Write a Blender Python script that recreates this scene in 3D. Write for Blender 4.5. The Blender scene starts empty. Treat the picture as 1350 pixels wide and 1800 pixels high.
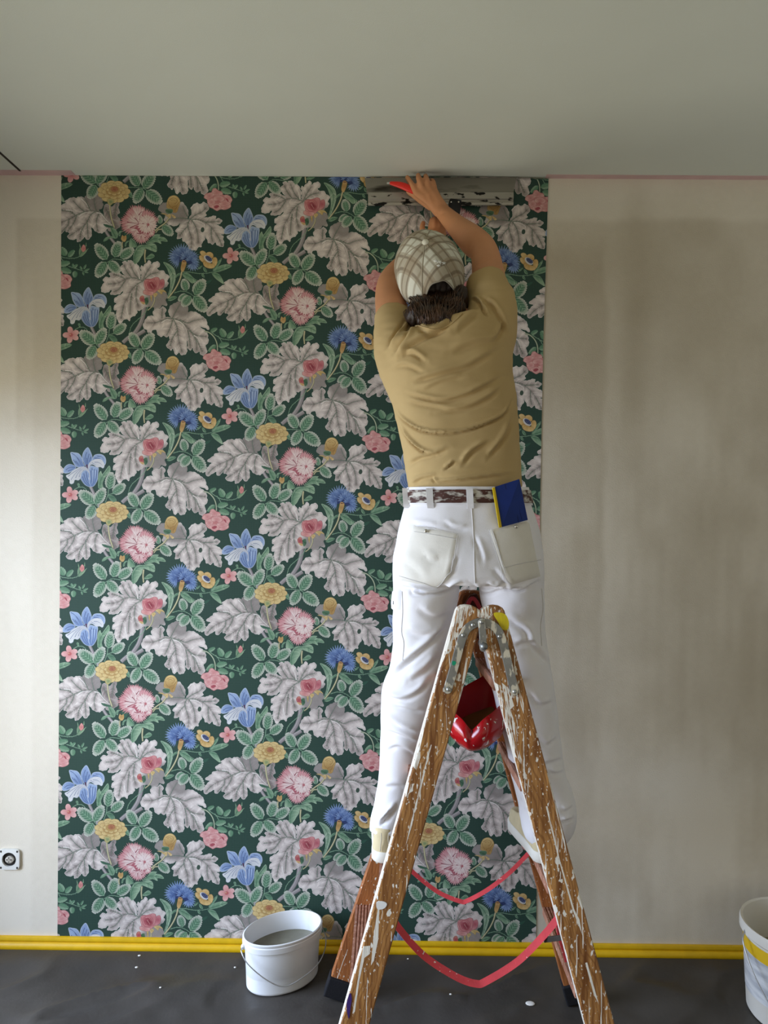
import bpy, math, random
import numpy as np
from mathutils import Matrix, Vector
from mathutils.bvhtree import BVHTree
C = bpy.context.scene.collection
SC = bpy.context.scene
# ---------------------------------------------------------------- camera
FPX = 1300.0
CAM = np.array([0.29540, -2.43885, 1.49286]); YAW, PITCH, ROLL = 0.00700, -0.01162, -0.00920
def _rot(yaw, pitch, roll):
    cy, sy, cp, sp, c_, s_ = math.cos(yaw), math.sin(yaw), math.cos(pitch), math.sin(pitch), math.cos(roll), math.sin(roll)
    return np.array([[cy, -sy, 0], [sy, cy, 0], [0, 0, 1]]) @ np.array([[1, 0, 0], [0, cp, -sp], [0, sp, cp]]) @ np.array([[c_, 0, s_], [0, 1, 0], [-s_, 0, c_]])
CM = _rot(YAW, PITCH, ROLL)
cam = bpy.data.cameras.new('camera'); cam.sensor_fit = 'HORIZONTAL'; cam.sensor_width = 36.0; cam.lens = FPX/1350*36; cam.clip_start = .05
co = bpy.data.objects.new('camera', cam); C.objects.link(co)
M4 = Matrix.Identity(4)
for i in range(3):
    M4[i][0], M4[i][1], M4[i][2], M4[i][3] = CM[i, 0], CM[i, 2], -CM[i, 1], CAM[i]
co.matrix_world = M4; SC.camera = co
def ray(px, py):
    d = CM @ np.array([(px-675)/FPX, 1.0, (900-py)/FPX]); return d
def P(px, py, y):
    """world point on the vertical plane at depth y that the photograph shows at px, py"""
    d = ray(px, py); t = (y-CAM[1])/d[1]; return CAM+d*t
# ---------------------------------------------------------------- world, lights, exposure
W = bpy.data.worlds.new('world'); SC.world = W; W.use_nodes = True
bg = W.node_tree.nodes['Background']; bg.inputs[0].default_value = (1.0, .90, .69, 1); bg.inputs[1].default_value = 0.56
SC.view_settings.view_transform = 'Standard'; SC.view_settings.look = 'None'; SC.view_settings.exposure = 0.0; SC.view_settings.gamma = 1.0
SC.view_settings.use_curve_mapping = False
SC.cycles.use_denoising = True; SC.cycles.max_bounces = 8; SC.cycles.diffuse_bounces = 5; SC.cycles.sample_clamp_indirect = 4
def area(name, loc, target, sx, sy, power, col):
    l = bpy.data.lights.new(name, 'AREA'); l.shape = 'RECTANGLE'; l.size = sx; l.size_y = sy; l.energy = power; l.color = col
    o = bpy.data.objects.new(name, l); C.objects.link(o); o.location = loc
    o.rotation_euler = (Vector(target)-Vector(loc)).to_track_quat('-Z', 'Y').to_euler(); o['kind'] = 'helper'
    return o
area('window_sky_light', (-3.5, -1.5, 2.0), (-.4, -.7, .7), 3.0, 2.4, 430, (.60, .74, 1.0))
area('ground_bounce_fill', (-3.2, -1.6, .05), (.4, -1.2, 2.6), 3.2, 2.0, 90, (1.0, .96, .82))  # added lamp imitating bounce off unseen ground, brightens the ceiling

WIN = (-2.7, -0.22, 0.15, 1.8); UVSIGN = 1; UV0 = 0.0
# ---------------------------------------------------------------- printed wallpaper (painted with numpy, one repeat)
TN = 1440
TU = TN / 280.8                       # texels per unit of the print (a unit is 1/280.8 of the 53 cm repeat)
_hu = np.array([281.0, 4.6]); _bv = np.array([-1.0, 280.7]); _MI = np.linalg.inv(np.stack([_hu, _bv], 1))
tile = np.zeros((TN, TN, 3), np.float32)
rng = np.random.RandomState(7)

def cr(x0, y0, s=9.643):
    def f(*p):
        q = np.array(p, float).reshape(-1, 2) / s + (x0, y0) - (106.0, 600.0)
        return (q @ _MI.T) * 280.8
    return f

def smooth(P, closed=True, n=6):
    P = np.asarray(P, float)
    if closed: Q = np.concatenate([P[-1:], P, P[:2]])
    else: Q = np.concatenate([2*P[:1]-P[1:2], P, 2*P[-1:]-P[-2:-1]])
    t = np.linspace(0, 1, n, endpoint=False)[:, None]
    out = []
    for i in range(len(Q)-3):
        a, b, c, d = Q[i:i+4]
        out.append(.5*(2*b+(c-a)*t+(2*a-5*b+4*c-d)*t*t+(3*b-a-3*c+d)*t**3))
    out = np.concatenate(out)
    return out if closed else np.concatenate([out, P[-1:]])

def pmask(P, x0, y0, w, h):
    """even-odd fill of polygon P (texels) on a w*h patch at x0,y0"""
    m = np.zeros((h, w+1), np.int32)
    Q = np.roll(P, -1, 0)
    for (ax, ay), (bx, by) in zip(P, Q):
        if ay == by: continue
        if ay > by: ax, ay, bx, by = bx, by, ax, ay
        r0, r1 = max(0, math.ceil(ay-y0-.5)), min(h-1, math.ceil(by-y0-.5)-1)
        if r1 < r0: continue
        r = np.arange(r0, r1+1)
        c = np.clip(np.ceil(ax+(r+y0+.5-ay)*(bx-ax)/(by-ay)-x0-.5).astype(int), 0, w)
        np.add.at(m, (r, c), 1)
    return (np.cumsum(m, 1)[:, :w] & 1).astype(bool)

def segdist(V, X, Y):
    """distance from points to polyline V, and the arc length of the nearest point"""
    best = np.full(X.shape, 1e9, np.float32); S = np.zeros(X.shape, np.float32); acc = 0.0
    for (ax, ay), (bx, by) in zip(V[:-1], V[1:]):
        dx, dy = bx-ax, by-ay; L = math.hypot(dx, dy)+1e-9
        t = np.clip(((X-ax)*dx+(Y-ay)*dy)/(L*L), 0, 1)
        d = np.hypot(X-ax-t*dx, Y-ay-t*dy)
        k = d < best
        best[k] = d[k]; S[k] = (acc+t*L)[k]; acc += L
    return best, S

def paste(x0, y0, m, rgb):
    h, w = m.shape
    for i in (-2, -1, 0, 1, 2):
        xx = x0+i*TN
        if xx >= TN or xx+w <= 0: continue
        for j in range(-4, 5):
            yy = y0+i*(TN//2)+j*TN
            if yy >= TN or yy+h <= 0: continue
            a, b, c, d = max(0, xx), min(TN, xx+w), max(0, yy), min(TN, yy+h)
            mm = m[c-yy:d-yy, a-xx:b-xx]
            T = tile[c:d, a:b]
            T[mm] = (rgb[c-yy:d-yy, a-xx:b-xx] if rgb.ndim == 3 else np.broadcast_to(rgb, T.shape))[mm]

def fill(P, col, shade=None):
    P = np.asarray(P)*TU
    x0, y0 = np.floor(P.min(0)).astype(int)-1; x1, y1 = np.ceil(P.max(0)).astype(int)+1
    m = pmask(P, x0, y0, x1-x0, y1-y0)
    if shade is None: paste(x0, y0, m, np.array(col, np.float32)); return
    Y, X = np.mgrid[y0:y1, x0:x1].astype(np.float32)
    paste(x0, y0, m, shade((X+.5)/TU, (Y+.5)/TU, m).astype(np.float32))

def stroke(V, w0, w1, col, smoothed=True):
    V = smooth(V, False, 5) if smoothed and len(V) > 2 else np.asarray(V, float)
    w = np.linspace(w0, w1, len(V))[:, None]*.5
    T = np.gradient(V, axis=0); T /= np.linalg.norm(T, axis=1)[:, None]+1e-9
    Nn = np.stack([-T[:, 1], T[:, 0]], 1)
    fill(np.concatenate([V+Nn*w, (V-Nn*w)[::-1]]), col)

def mixc(a, b, t):
    t = np.clip(t, 0, 1)[..., None]
    return np.asarray(a, np.float32)*(1-t)+np.asarray(b, np.float32)*t

def hatch(q, seed, scale):
    r = np.random.RandomState(seed).rand(512)
    return np.interp((q*scale) % 511, np.arange(512), r)

LG, DG, VG = (234, 221, 212), (128, 114, 110), (88, 120, 96)
def grey_leaf(P, veins, dark=0.0, light=LG, shadow=None, hl=()):
    O = smooth(P, True, 7); T_ = np.roll(O, -1, 0)-O; s_ = np.cumsum(np.linalg.norm(T_, axis=1)); T_ /= np.linalg.norm(T_, axis=1)[:, None]+1e-9
    O = O+np.stack([-T_[:, 1], T_[:, 0]], 1)*(.9*np.abs(np.sin(s_*.42+.6*np.sin(s_*.11)))-.4)[:, None]
    def sh(X, Y, m):
        D = np.full(X.shape, 1e9, np.float32); S = np.zeros(X.shape, np.float32); K = np.zeros(X.shape, np.int32)
        D0 = None
        for k, v in enumerate(veins):
            d, s = segdist(smooth(v, False, 3), X, Y)
            if k == 0: D0 = d
            b = d < D; D[b] = d[b]; S[b] = s[b]+k*57; K[b] = k
        de, _ = segdist(np.concatenate([O, O[:1]]), X, Y)
        h = hatch(S-.75*D, 3, 1.5); h2 = hatch(S*.5-.3*D, 5, .6)
        t = .22+.62*np.clip(D/7, 0, 1)**.7+.12*(hatch(S*.9+D*.2, 6, .28)-.5) + (h-.5)*.50*np.clip(1.1-D/9, .10, 1) + (h2-.5)*.26
        c = mixc(DG, light, t-dark)
        c = mixc(c, (224, 216, 208), np.clip(1-de/1.1, 0, 1)*.75*(1-dark))
        c = mixc(c, (118, 108, 104), np.clip(1-abs(de-1.5)/.6, 0, 1)*.35)
        if shadow is not None:
            ms, _ = segdist(shadow, X, Y)
            c = mixc(c, (128, 120, 115), np.clip(1.5-ms/14, 0, .75))
        c = mixc(c, VG, np.clip(1.25-D/.75, 0, 1)*.8*np.clip(1.1-(S % 57)/60, .35, 1))
        return c
    fill(O, None, sh)
    for v in hl: stroke(v, 1.6, .4, (232, 226, 218))

def leaflet(b, t, hw, rim=(164, 176, 156), core=(124, 164, 128), dk=(50, 102, 74), teeth=9, plain=False):
    b, t = np.asarray(b).ravel(), np.asarray(t).ravel(); hw = hw/9.643
    ax = t-b; L = np.linalg.norm(ax); u = ax/L; n = np.array([-u[1], u[0]])
    side = []
    for s in (1, -1):
        pts = []
        for i in range(teeth*2+1):
            q = i/(teeth*2)
            w = hw*math.sin(math.pi*q**.82)**.55*(1+.055*(1 if i % 2 else -1)*(q > .2))
            qq = q+(.03 if i % 2 else -.01)
            pts.append(b+u*L*min(qq, 1)+n*s*w)
        side.append(np.array(pts))
    P = np.concatenate([side[0], side[1][::-1]])
    def sh(X, Y, m):
        a = ((X-b[0])*u[0]+(Y-b[1])*u[1])/L; r = ((X-b[0])*n[0]+(Y-b[1])*n[1])
        w = hw*np.sin(math.pi*np.clip(a, 0.01, .99)**.82)**.55+.01
        e = np.abs(r)/w
        c = mixc(core, rim, (e-.35)/.4)
        c = mixc(c, rim, (a-.6)/.25)
        c = mixc(c, (206, 204, 190), np.maximum((e-.84)/.1*.7, (a-.86)/.1*.7))
        v = np.abs(((a*L-abs(r)*.9)/(L*.16)) % 1-.5)
        inner = np.clip((.66-e)/.1, 0, 1)*np.clip((.8-a)/.06, 0, 1)
        c = mixc(c, dk, np.clip((.40-v)/.12, 0, 1)*.62*inner)
        c = mixc(c, (150, 200, 158), np.clip(1-abs(r)/.45, 0, 1)*.8*np.clip((.8-a)/.05, 0, 1))
        return c
    if plain: 
        def sh(X, Y, m, _s=None):
            a = ((X-b[0])*u[0]+(Y-b[1])*u[1])/L; r = ((X-b[0])*n[0]+(Y-b[1])*n[1])
            w = hw*np.sin(math.pi*np.clip(a, 0.01, .99)**.82)**.55+.01
            c = mixc((84, 134, 98), (150, 180, 146), r/w*.5+.4+.3*(hatch(a*L-abs(r), 2, 1.1)-.5))
            return mixc(c, (44, 88, 62), np.clip(1-abs(r)/.4, 0, 1)*.8)
    fill(P, None, sh)

def green(P, a=(74, 124, 90), b=(158, 186, 150), mid=None):
    O = smooth(P, True, 4)
    ax = mid if mid is not None else np.stack([P[0], P[len(P)//2]])
    def sh(X, Y, m):
        d, s = segdist(smooth(ax, False, 4) if len(ax) > 2 else ax, X, Y)
        de, _ = segdist(np.concatenate([O, O[:1]]), X, Y)
        c = mixc(a, b, .25+.5*hatch(s-.9*d, 9, .55)+.3*(d/5-.3))
        c = mixc(c, (40, 84, 60), np.clip(1-d/.6, 0, 1)*.8)
        return mixc(c, (180, 204, 172), np.clip(1-de/.7, 0, 1)*.5)
    fill(O, None, sh)

def petal_fan(c, r, a0, a1, n, cin, cout, edge, jag=.10, rx=1.0, ry=1.0, seed=1, depth=.0, tn=3, pv=1.0):
    """overlapping toothed petals fanned round a centre; angles in degrees, y down"""
    c = np.asarray(c).ravel(); R = np.random.RandomState(seed)
    order = list(range(n)); R.shuffle(order)
    for k in order:
        a = math.radians(a0+(a1-a0)*(k+.5)/n); da = math.radians((a1-a0)/n)*.72
        rr = r*(1+R.uniform(-.12, .06)); dk_ = R.rand()**1.5*.75*pv
        P = [c]; 
        for i in range(tn*2+1):
            q = -1+2*i/(tn*2); rad = rr*(1-jag*(1 if i % 2 else 0)*1.6-.10*q*q)
            P.append(c+rad*np.array([math.cos(a+q*da)*rx, math.sin(a+q*da)*ry]))
        ua = np.array([math.cos(a), math.sin(a)])
        def sh(X, Y, m):
            dd = np.hypot((X-c[0])/rx, (Y-c[1])/ry)/rr
            ang = np.arctan2((Y-c[1])/ry, (X-c[0])/rx)-a; ang = (ang+math.pi) % (2*math.pi)-math.pi
            col = mixc(cin, cout, (dd-.45)/.5+.4*(hatch(ang*7+k*3, 4, 3)-.5))
            col = mixc(col, cout, np.full(col.shape[:2], dk_))
            return mixc(col, edge, np.clip((abs(ang)/da-.72)/.2, 0, 1)*.8*np.clip(1.25-dd, 0, 1)+np.clip((.30-dd)/.2, 0, .7)*depth)
        fill(np.array(P), None, sh)

def blob(P, a, b, edge=None, ctr=None, hs=1.2, ew=.8):
    O = smooth(P, True, 4); c0 = O.mean(0) if ctr is None else np.asarray(ctr).ravel()
    R0 = np.abs(O-c0).max()
    def sh(X, Y, m):
        de, _ = segdist(np.concatenate([O, O[:1]]), X, Y)
        dd = np.hypot(X-c0[0], Y-c0[1])/R0; an = np.arctan2(Y-c0[1], X-c0[0])
        c = mixc(a, b, dd*1.1-.1+.35*(hatch(an*6+20, 8, hs)-.5))
        return c if edge is None else mixc(c, edge, np.clip(1-de/ew, 0, 1)*.8)
    fill(O, None, sh)

def ell(c, rx, ry, rot=0, n=20, scal=0, sn=9):
    c = np.asarray(c).ravel(); t = np.linspace(0, 2*math.pi, n, endpoint=False)
    q = 1+scal*np.abs(np.sin(t*sn/2))-scal
    x, y = rx*q*np.cos(t), ry*q*np.sin(t); r = math.radians(rot)
    return c+np.stack([x*math.cos(r)-y*math.sin(r), x*math.sin(r)+y*math.cos(r)], 1)

def paint_tile():
    tile[:] = (43, 74, 62)
    yy, xx = np.mgrid[0:TN, 0:TN]
    tile[:] += (np.sin(xx*2*math.pi*96/TN)*1.6+np.sin(yy*2*math.pi*90/TN)*1.2)[..., None]
    B, Cc, D, A = cr(165, 730), cr(240, 790), cr(265, 615), cr(355, 750)
    K, U, F, S = cr(180, 630), cr(385, 640), cr(285, 700), cr(340, 840); Z = cr(100, 580, 3.5526)
    ST, STd = (150, 142, 142), (112, 106, 106)
    # woody stems
    for p, w in ((B(840, 860, 825, 1000, 790, 1130, 730, 1240, 660, 1330, 560, 1400, 480, 1470), 6.8), (Z(545, 1000, 490, 1035, 462, 1066), 6), (Z(205, 965, 240, 1040, 268, 1110), 4.6), (A(1040, 760, 1100, 860, 1200, 985, 1240, 1040), 4.6)):
        stroke(p, w+1.2, w, STd); stroke(p-.5, w-.4, w-1.2, ST); stroke(p-1.2, 1.2, 1.0, (182, 174, 172))
    # thorny green stems
    for p in (B(900, 870, 860, 960, 760, 1060, 650, 1160, 600, 1260, 580, 1400), Z(425, 1108, 500, 1110, 540, 1120, 560, 1140), F(190, 930, 300, 900, 420, 920, 530, 990), Z(505, 572, 420, 565, 350, 555, 300, 580), Z(300, 1010, 280, 1060, 232, 1080), U(840, 800, 830, 900, 780, 1040), U(620, 1060, 690, 1130), U(920, 870, 830, 900), S(300, 255, 400, 320, 480, 360, 600, 378, 700, 370, 770, 340), S(400, 310, 450, 370, 480, 430), S(570, 510, 680, 545, 840, 600), F(330, 578, 450, 580, 600, 605, 760, 600, 850, 580), U(250, 810, 330, 765, 420, 770, 480, 830)):
        V = smooth(p, False, 8); stroke(V, 1.2, .8, (128, 166, 132), False)
        for i in range(2, len(V)-2, 3):
            t = V[i+1]-V[i]; t /= np.linalg.norm(t)+1e-9; nn = np.array([-t[1], t[0]])*(1 if i % 2 else -1)
            stroke(np.stack([V[i], V[i]+nn*1.9]), .6, .2, (128, 166, 132), False)
    # dark leaf behind and the four big leaves
    grey_leaf(A(1040, 350, 1090, 335, 1150, 380, 1205, 345, 1240, 300, 1290, 315, 1275, 400, 1300, 480, 1255, 530, 1300, 590, 1312, 700, 1250, 760, 1150, 800, 1090, 760, 1020, 480), [A(1060, 420, 1140, 560, 1230, 740), A(1240, 340, 1200, 560)], dark=.42)
    grey_leaf(D(600, 520, 620, 440, 612, 350, 575, 290, 530, 230, 480, 220, 400, 230, 250, 225, 180, 240, 110, 320, 150, 380, 230, 430, 210, 520, 260, 580, 330, 610, 400, 625, 450, 600, 490, 580, 450, 650, 400, 700, 440, 750, 430, 830, 470, 840, 510, 820, 530, 880, 570, 895, 600, 930, 620, 970, 640, 1010, 690, 1030, 760, 1030, 790, 980, 840, 980, 850, 920, 900, 850, 905, 800, 945, 870, 960, 910, 1000, 920, 1040, 940, 1075, 900, 1110, 950, 1160, 970, 1210, 980, 1230, 910, 1215, 860, 1215, 800, 1160, 770, 1220, 770, 1230, 700, 1190, 650, 1130, 620, 1100, 600, 1160, 590, 1195, 540, 1140, 500, 1085, 510, 1085, 460, 1030, 460, 970, 480, 890, 480, 930, 440, 910, 400, 960, 360, 965, 300, 940, 260, 880, 225, 820, 260, 770, 235, 700, 270, 665, 330, 680, 400, 660, 450),
              [D(650, 515, 610, 600, 640, 720, 680, 850, 670, 980), D(650, 515, 780, 515, 900, 560, 1000, 640, 1080, 740, 1150, 860, 1190, 950), D(650, 510, 740, 440, 850, 390, 930, 310), D(640, 510, 500, 490, 350, 500, 250, 540), D(640, 500, 580, 420, 530, 300), D(680, 530, 740, 620, 780, 760, 790, 900), D(900, 560, 1020, 560, 1140, 550), D(620, 620, 540, 700, 480, 780), D(1010, 650, 1010, 780, 1030, 880)],
              shadow=D(150, 300, 330, 330, 450, 430), hl=(D(700, 535, 800, 545, 890, 600, 900, 680), D(660, 330, 720, 270, 790, 250)))
    fill(ell(D(862, 690), 3.2, 4.4, 10), (62, 84, 70))
    grey_leaf(B(770, 420, 790, 330, 775, 260, 745, 180, 700, 130, 655, 115, 615, 85, 570, 85, 560, 110, 510, 95, 470, 110, 480, 150, 430, 200, 445, 260, 490, 310, 520, 345, 440, 310, 400, 285, 330, 275, 260, 290, 245, 320, 270, 350, 250, 370, 180, 360, 140, 410, 160, 450, 120, 510, 110, 560, 120, 610, 180, 625, 240, 610, 285, 570, 290, 590, 265, 640, 290, 660, 360, 660, 430, 645, 470, 600, 490, 570, 470, 640, 400, 680, 340, 720, 330, 780, 370, 800, 340, 840, 320, 890, 340, 920, 375, 930, 360, 1000, 400, 1110, 440, 1150, 480, 1100, 540, 1070, 590, 1105, 620, 1040, 680, 1020, 720, 970, 725, 930, 770, 930, 840, 880, 900, 870, 1000, 880, 1020, 930, 1100, 900, 1150, 840, 1210, 860, 1230, 820, 1200, 760, 1240, 700, 1200, 620, 1170, 570, 1230, 520, 1250, 470, 1230, 430, 1265, 380, 1240, 330, 1200, 320, 1180, 270, 1130, 260, 1080, 255, 1060, 220, 1105, 180, 1085, 115, 1040, 110, 990, 130, 950, 160, 955, 110, 915, 90, 880, 130, 840, 160, 820, 190, 790, 175, 775, 210, 790, 260, 782, 330, 790, 390),
              [B(810, 430, 700, 385, 600, 380, 520, 400, 440, 445, 360, 470, 230, 480), B(810, 440, 730, 480, 660, 545, 600, 620, 570, 700, 510, 790, 480, 900, 450, 1050), B(820, 430, 850, 350, 900, 260, 950, 190), B(770, 410, 690, 330, 640, 240, 600, 140), B(630, 640, 610, 800, 600, 980), B(850, 400, 950, 320, 1080, 290), B(720, 520, 700, 700, 740, 860), B(520, 400, 430, 350, 330, 320), B(520, 420, 420, 560, 330, 610), B(620, 370, 540, 260, 500, 170)],
              shadow=B(1000, 780, 1120, 740, 1130, 640), hl=(B(760, 400, 740, 300, 690, 200), B(540, 880, 560, 980, 580, 1080)))
    grey_leaf(Cc(540, 470, 480, 460, 470, 400, 495, 340, 450, 300, 430, 280, 400, 320, 330, 330, 290, 350, 260, 390, 280, 440, 200, 445, 150, 490, 110, 560, 100, 600, 110, 650, 160, 680, 180, 720, 230, 725, 270, 680, 330, 690, 340, 750, 400, 800, 440, 780, 500, 805, 540, 790, 545, 860, 500, 930, 500, 970, 540, 1000, 575, 1030, 610, 1000, 630, 1070, 670, 1105, 710, 1060, 740, 1105, 800, 1105, 840, 1070, 850, 1000, 840, 900, 860, 880, 865, 990, 900, 1035, 940, 990, 960, 1050, 1010, 1080, 1050, 1050, 1080, 1105, 1130, 1120, 1180, 1070, 1185, 1030, 1160, 960, 1210, 890, 1200, 820, 1195, 760, 1140, 690, 1060, 640, 1140, 650, 1200, 685, 1225, 660, 1190, 600, 1170, 520, 1090, 450, 1000, 390, 920, 375, 860, 380, 865, 300, 800, 290, 760, 240, 700, 210, 640, 230, 600, 250, 560, 280, 530, 360, 540, 420, 570, 470),
              [Cc(600, 490, 680, 510, 780, 570, 880, 680, 980, 800, 1060, 960, 1110, 1060), Cc(610, 500, 670, 620, 690, 760, 710, 880, 760, 1050), Cc(600, 490, 500, 490, 400, 530, 300, 560, 170, 560), Cc(600, 480, 650, 380, 720, 260), Cc(720, 510, 850, 570, 960, 530, 1120, 500), Cc(600, 520, 560, 650, 500, 770), Cc(880, 700, 1010, 780, 1160, 800), Cc(680, 700, 600, 820, 560, 960), Cc(860, 700, 890, 850, 900, 980), Cc(420, 480, 420, 400, 430, 320), Cc(900, 690, 1000, 870, 1010, 1040)],
              shadow=Cc(700, 250, 780, 330), hl=(Cc(645, 525, 740, 560, 810, 640, 850, 760), Cc(410, 560, 500, 510, 570, 530), Cc(960, 780, 1040, 840, 1080, 960), Cc(640, 980, 680, 1080)))
    grey_leaf(A(1170, 690, 1100, 640, 1040, 560, 1000, 500, 960, 465, 940, 440, 1000, 400, 1015, 340, 1000, 300, 1010, 250, 980, 215, 950, 230, 920, 160, 880, 150, 780, 180, 710, 200, 710, 260, 680, 220, 600, 210, 560, 230, 500, 220, 430, 240, 370, 280, 375, 310, 300, 350, 265, 390, 290, 420, 350, 430, 230, 460, 200, 500, 110, 560, 110, 600, 170, 610, 130, 660, 90, 710, 65, 780, 100, 845, 150, 820, 240, 770, 260, 820, 290, 835, 340, 800, 375, 750, 385, 800, 420, 800, 440, 830, 405, 880, 430, 910, 490, 935, 560, 920, 580, 970, 640, 950, 700, 890, 740, 935, 790, 910, 820, 850, 815, 780, 820, 720, 880, 790, 960, 825, 1010, 820, 1090, 740, 1060, 690, 1140, 690),
              [A(1150, 680, 1060, 580, 980, 490, 880, 450, 760, 450, 650, 480, 540, 530, 430, 590, 300, 640, 180, 720, 110, 800), A(880, 460, 800, 520, 750, 620, 680, 700, 560, 790, 440, 870), A(900, 450, 880, 380, 860, 280, 880, 180), A(700, 460, 600, 380, 500, 270), A(540, 520, 460, 460, 330, 440), A(740, 610, 750, 760, 760, 900), A(950, 480, 900, 620, 920, 780), A(700, 690, 640, 800, 620, 930), A(430, 590, 420, 680, 320, 790), A(560, 530, 520, 640, 420, 780), A(800, 440, 760, 360, 720, 260)],
              shadow=A(830, 230, 920, 330), hl=(A(600, 540, 700, 480, 850, 465), A(900, 480, 980, 500, 1060, 600, 1160, 690), A(380, 430, 480, 440, 530, 475), A(640, 240, 720, 320, 760, 390)))
    # leafy greens
    green(K(520, 1090, 512, 950, 545, 870, 600, 800, 720, 790, 830, 765, 890, 790, 908, 850, 895, 912, 820, 890, 710, 855, 680, 940, 640, 1000, 600, 1070, 550, 1110), mid=K(530, 1080, 540, 950, 620, 830, 780, 810, 900, 870))
    green(K(720, 770, 810, 690, 870, 620, 970, 620, 950, 650, 1040, 670, 1090, 738, 980, 728, 982, 775, 900, 745, 830, 760), mid=K(740, 760, 860, 690, 1060, 720))
    green(K(460, 680, 530, 720, 570, 800, 540, 830, 440, 825)); green(K(735, 1000, 820, 938, 872, 985, 800, 1030, 730, 1030))
    green(K(125, 490, 200, 520, 250, 600, 225, 680, 160, 640, 130, 560)); green(K(0, 725, 40, 660, 150, 640, 205, 680, 120, 670, 50, 715)); green(K(260, 620, 270, 560, 345, 550, 300, 580, 285, 640))
    fill(smooth(K(350, 580, 400, 550, 440, 580, 455, 640, 410, 690, 370, 650)), (52, 98, 76)); green(K(360, 800, 390, 730, 445, 720, 400, 760, 385, 810)); green(K(0, 430, 90, 450, 190, 490, 130, 500, 40, 480), (46, 88, 66), (90, 130, 104))
    green(U(665, 760, 668, 570, 710, 490, 742, 540, 850, 400, 872, 500, 790, 590, 740, 700, 752, 780, 690, 795), mid=U(690, 780, 720, 620, 855, 430))
    green(F(850, 580, 920, 500, 1060, 455, 1170, 475, 1100, 530, 950, 580)); green(F(830, 605, 910, 600, 980, 650, 1035, 785, 900, 700)); green(F(840, 560, 900, 450, 990, 350, 980, 420, 900, 520))
    green(F(5, 410, 100, 440, 190, 520, 218, 640, 200, 760, 150, 900, 85, 1025, 80, 980, 120, 840, 120, 680, 70, 520), (88, 136, 100), (178, 196, 168), mid=F(30, 430, 140, 560, 170, 700, 90, 1000))
    green(F(335, 600, 430, 598, 520, 680, 575, 722, 500, 772, 420, 710, 350, 660)); green(F(85, 1050, 150, 985, 242, 1000, 150, 1060)); fill(smooth(F(725, 745, 830, 712, 790, 765, 740, 785)), (48, 92, 72))
    green(F(200, 700, 230, 620, 300, 590, 330, 600, 250, 650)); green(F(650, 610, 680, 610, 710, 670, 670, 660)); green(U(830, 920, 890, 900, 960, 950, 975, 1010, 900, 1010), (60, 106, 78), (120, 158, 122)); green(U(1120, 1190, 1200, 1200, 1222, 1300, 1150, 1260)); green(U(305, 710, 340, 700, 352, 745, 340, 765)); green(U(-110, 1050, 0, 1030, 130, 1040, 200, 1055, 100, 1110, -20, 1140)) if False else None
    for b, t, w in ((S(275, 240), S(395, 178), 34), (S(530, 335), S(445, 185), 56), (S(560, 352), S(675, 238), 42), (S(372, 460), S(242, 575), 40), (S(410, 485), S(602, 445), 50), (S(440, 555), S(625, 612), 52), (S(650, 545), S(726, 478), 26), (S(655, 530), S(640, 465), 20), (S(682, 590), S(680, 705), 44), (S(800, 575), S(765, 512), 18), (S(825, 565), S(872, 480), 18), (S(835, 595), S(932, 553), 18), (S(840, 602), S(912, 622), 15), (S(815, 602), S(835, 668), 16)):
        leaflet(b, t, w, plain=True, teeth=5)
    V = S(180, 228, 270, 262, 350, 345, 392, 450, 400, 565); stroke(V, 2.4, 2.0, (120, 146, 110)); stroke(V-.4, 1.2, .9, (196, 200, 168))
    # toothed leaflets
    for b, t, w in ((B(188, 108), B(25, 365), 100), (B(238, 105), B(425, 292), 92), (K(190, 992), K(272, 722), 98), (K(288, 1002), K(520, 848), 88), (Z(308, 556), Z(235, 458), 98),
                    (F(535, 962), F(708, 702), 104), (F(402, 892), F(348, 690), 76), (F(400, 955), F(262, 1065), 58), (F(470, 985), F(325, 1155), 84), (F(528, 985), F(735, 1252), 112),
                    (U(597, 1045), U(338, 828), 108), (U(618, 1055), U(778, 778), 94), (U(600, 1078), U(478, 1305), 98), (U(852, 800), U(895, 508), 88), (U(915, 872), U(1128, 718), 84),
                    (Cc(90, 1000), Cc(275, 738), 102), (Cc(138, 1050), Cc(405, 1255), 108), (Z(503, 1100), Z(452, 1012), 92), (Z(524, 1118), Z(474, 1208), 92), (D(182, 612), D(362, 778), 82), (D(150, 582), D(128, 438), 46)):
        leaflet(b, t, w)
    # flower stems
    for p, w in ((K(112, 60, 115, 180, 140, 340, 190, 495), 2.6), (K(715, 870, 705, 980, 715, 1090), 2.6), (F(322, 570, 290, 700, 210, 860, 90, 1020), 2.6), (D(310, 460, 240, 560, 130, 640, 40, 715), 2.4), (K(990, 530, 930, 540, 890, 590), 1.8), (K(325, 735, 320, 780, 328, 835), 2), (B(1020, 690, 1015, 780, 970, 870, 900, 930), 1.8)):
        stroke(p, w+.6, w+.2, (120, 122, 88)); stroke(p-.25, w*.75, w*.6, (206, 196, 148))
    # marigold
    z = U(905, 1180); YL, YD, YE = (222, 192, 122), (190, 148, 80), (128, 92, 46)
    for rx, ry, dx, dy, n in ((24.5, 16.8, 0, 1.5, 11), (18, 12.3, 0, 0, 9), (12, 8.6, .8, -2, 8)):
        for k in range(n):
            a = 2*math.pi*(k+.3*(n % 4))/n; q = z[0]+(dx+math.cos(a)*rx*.84, dy+math.sin(a)*ry*.84)
            if math.sin(a) < 0 or True: blob(ell(q, rx*.36, ry*.36, 0, 12), YD, YL, YE, ctr=z[0]+(dx, dy), ew=.8)
        fill(ell(z[0]+(dx, dy), rx*.8, ry*.78), YD)
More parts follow.
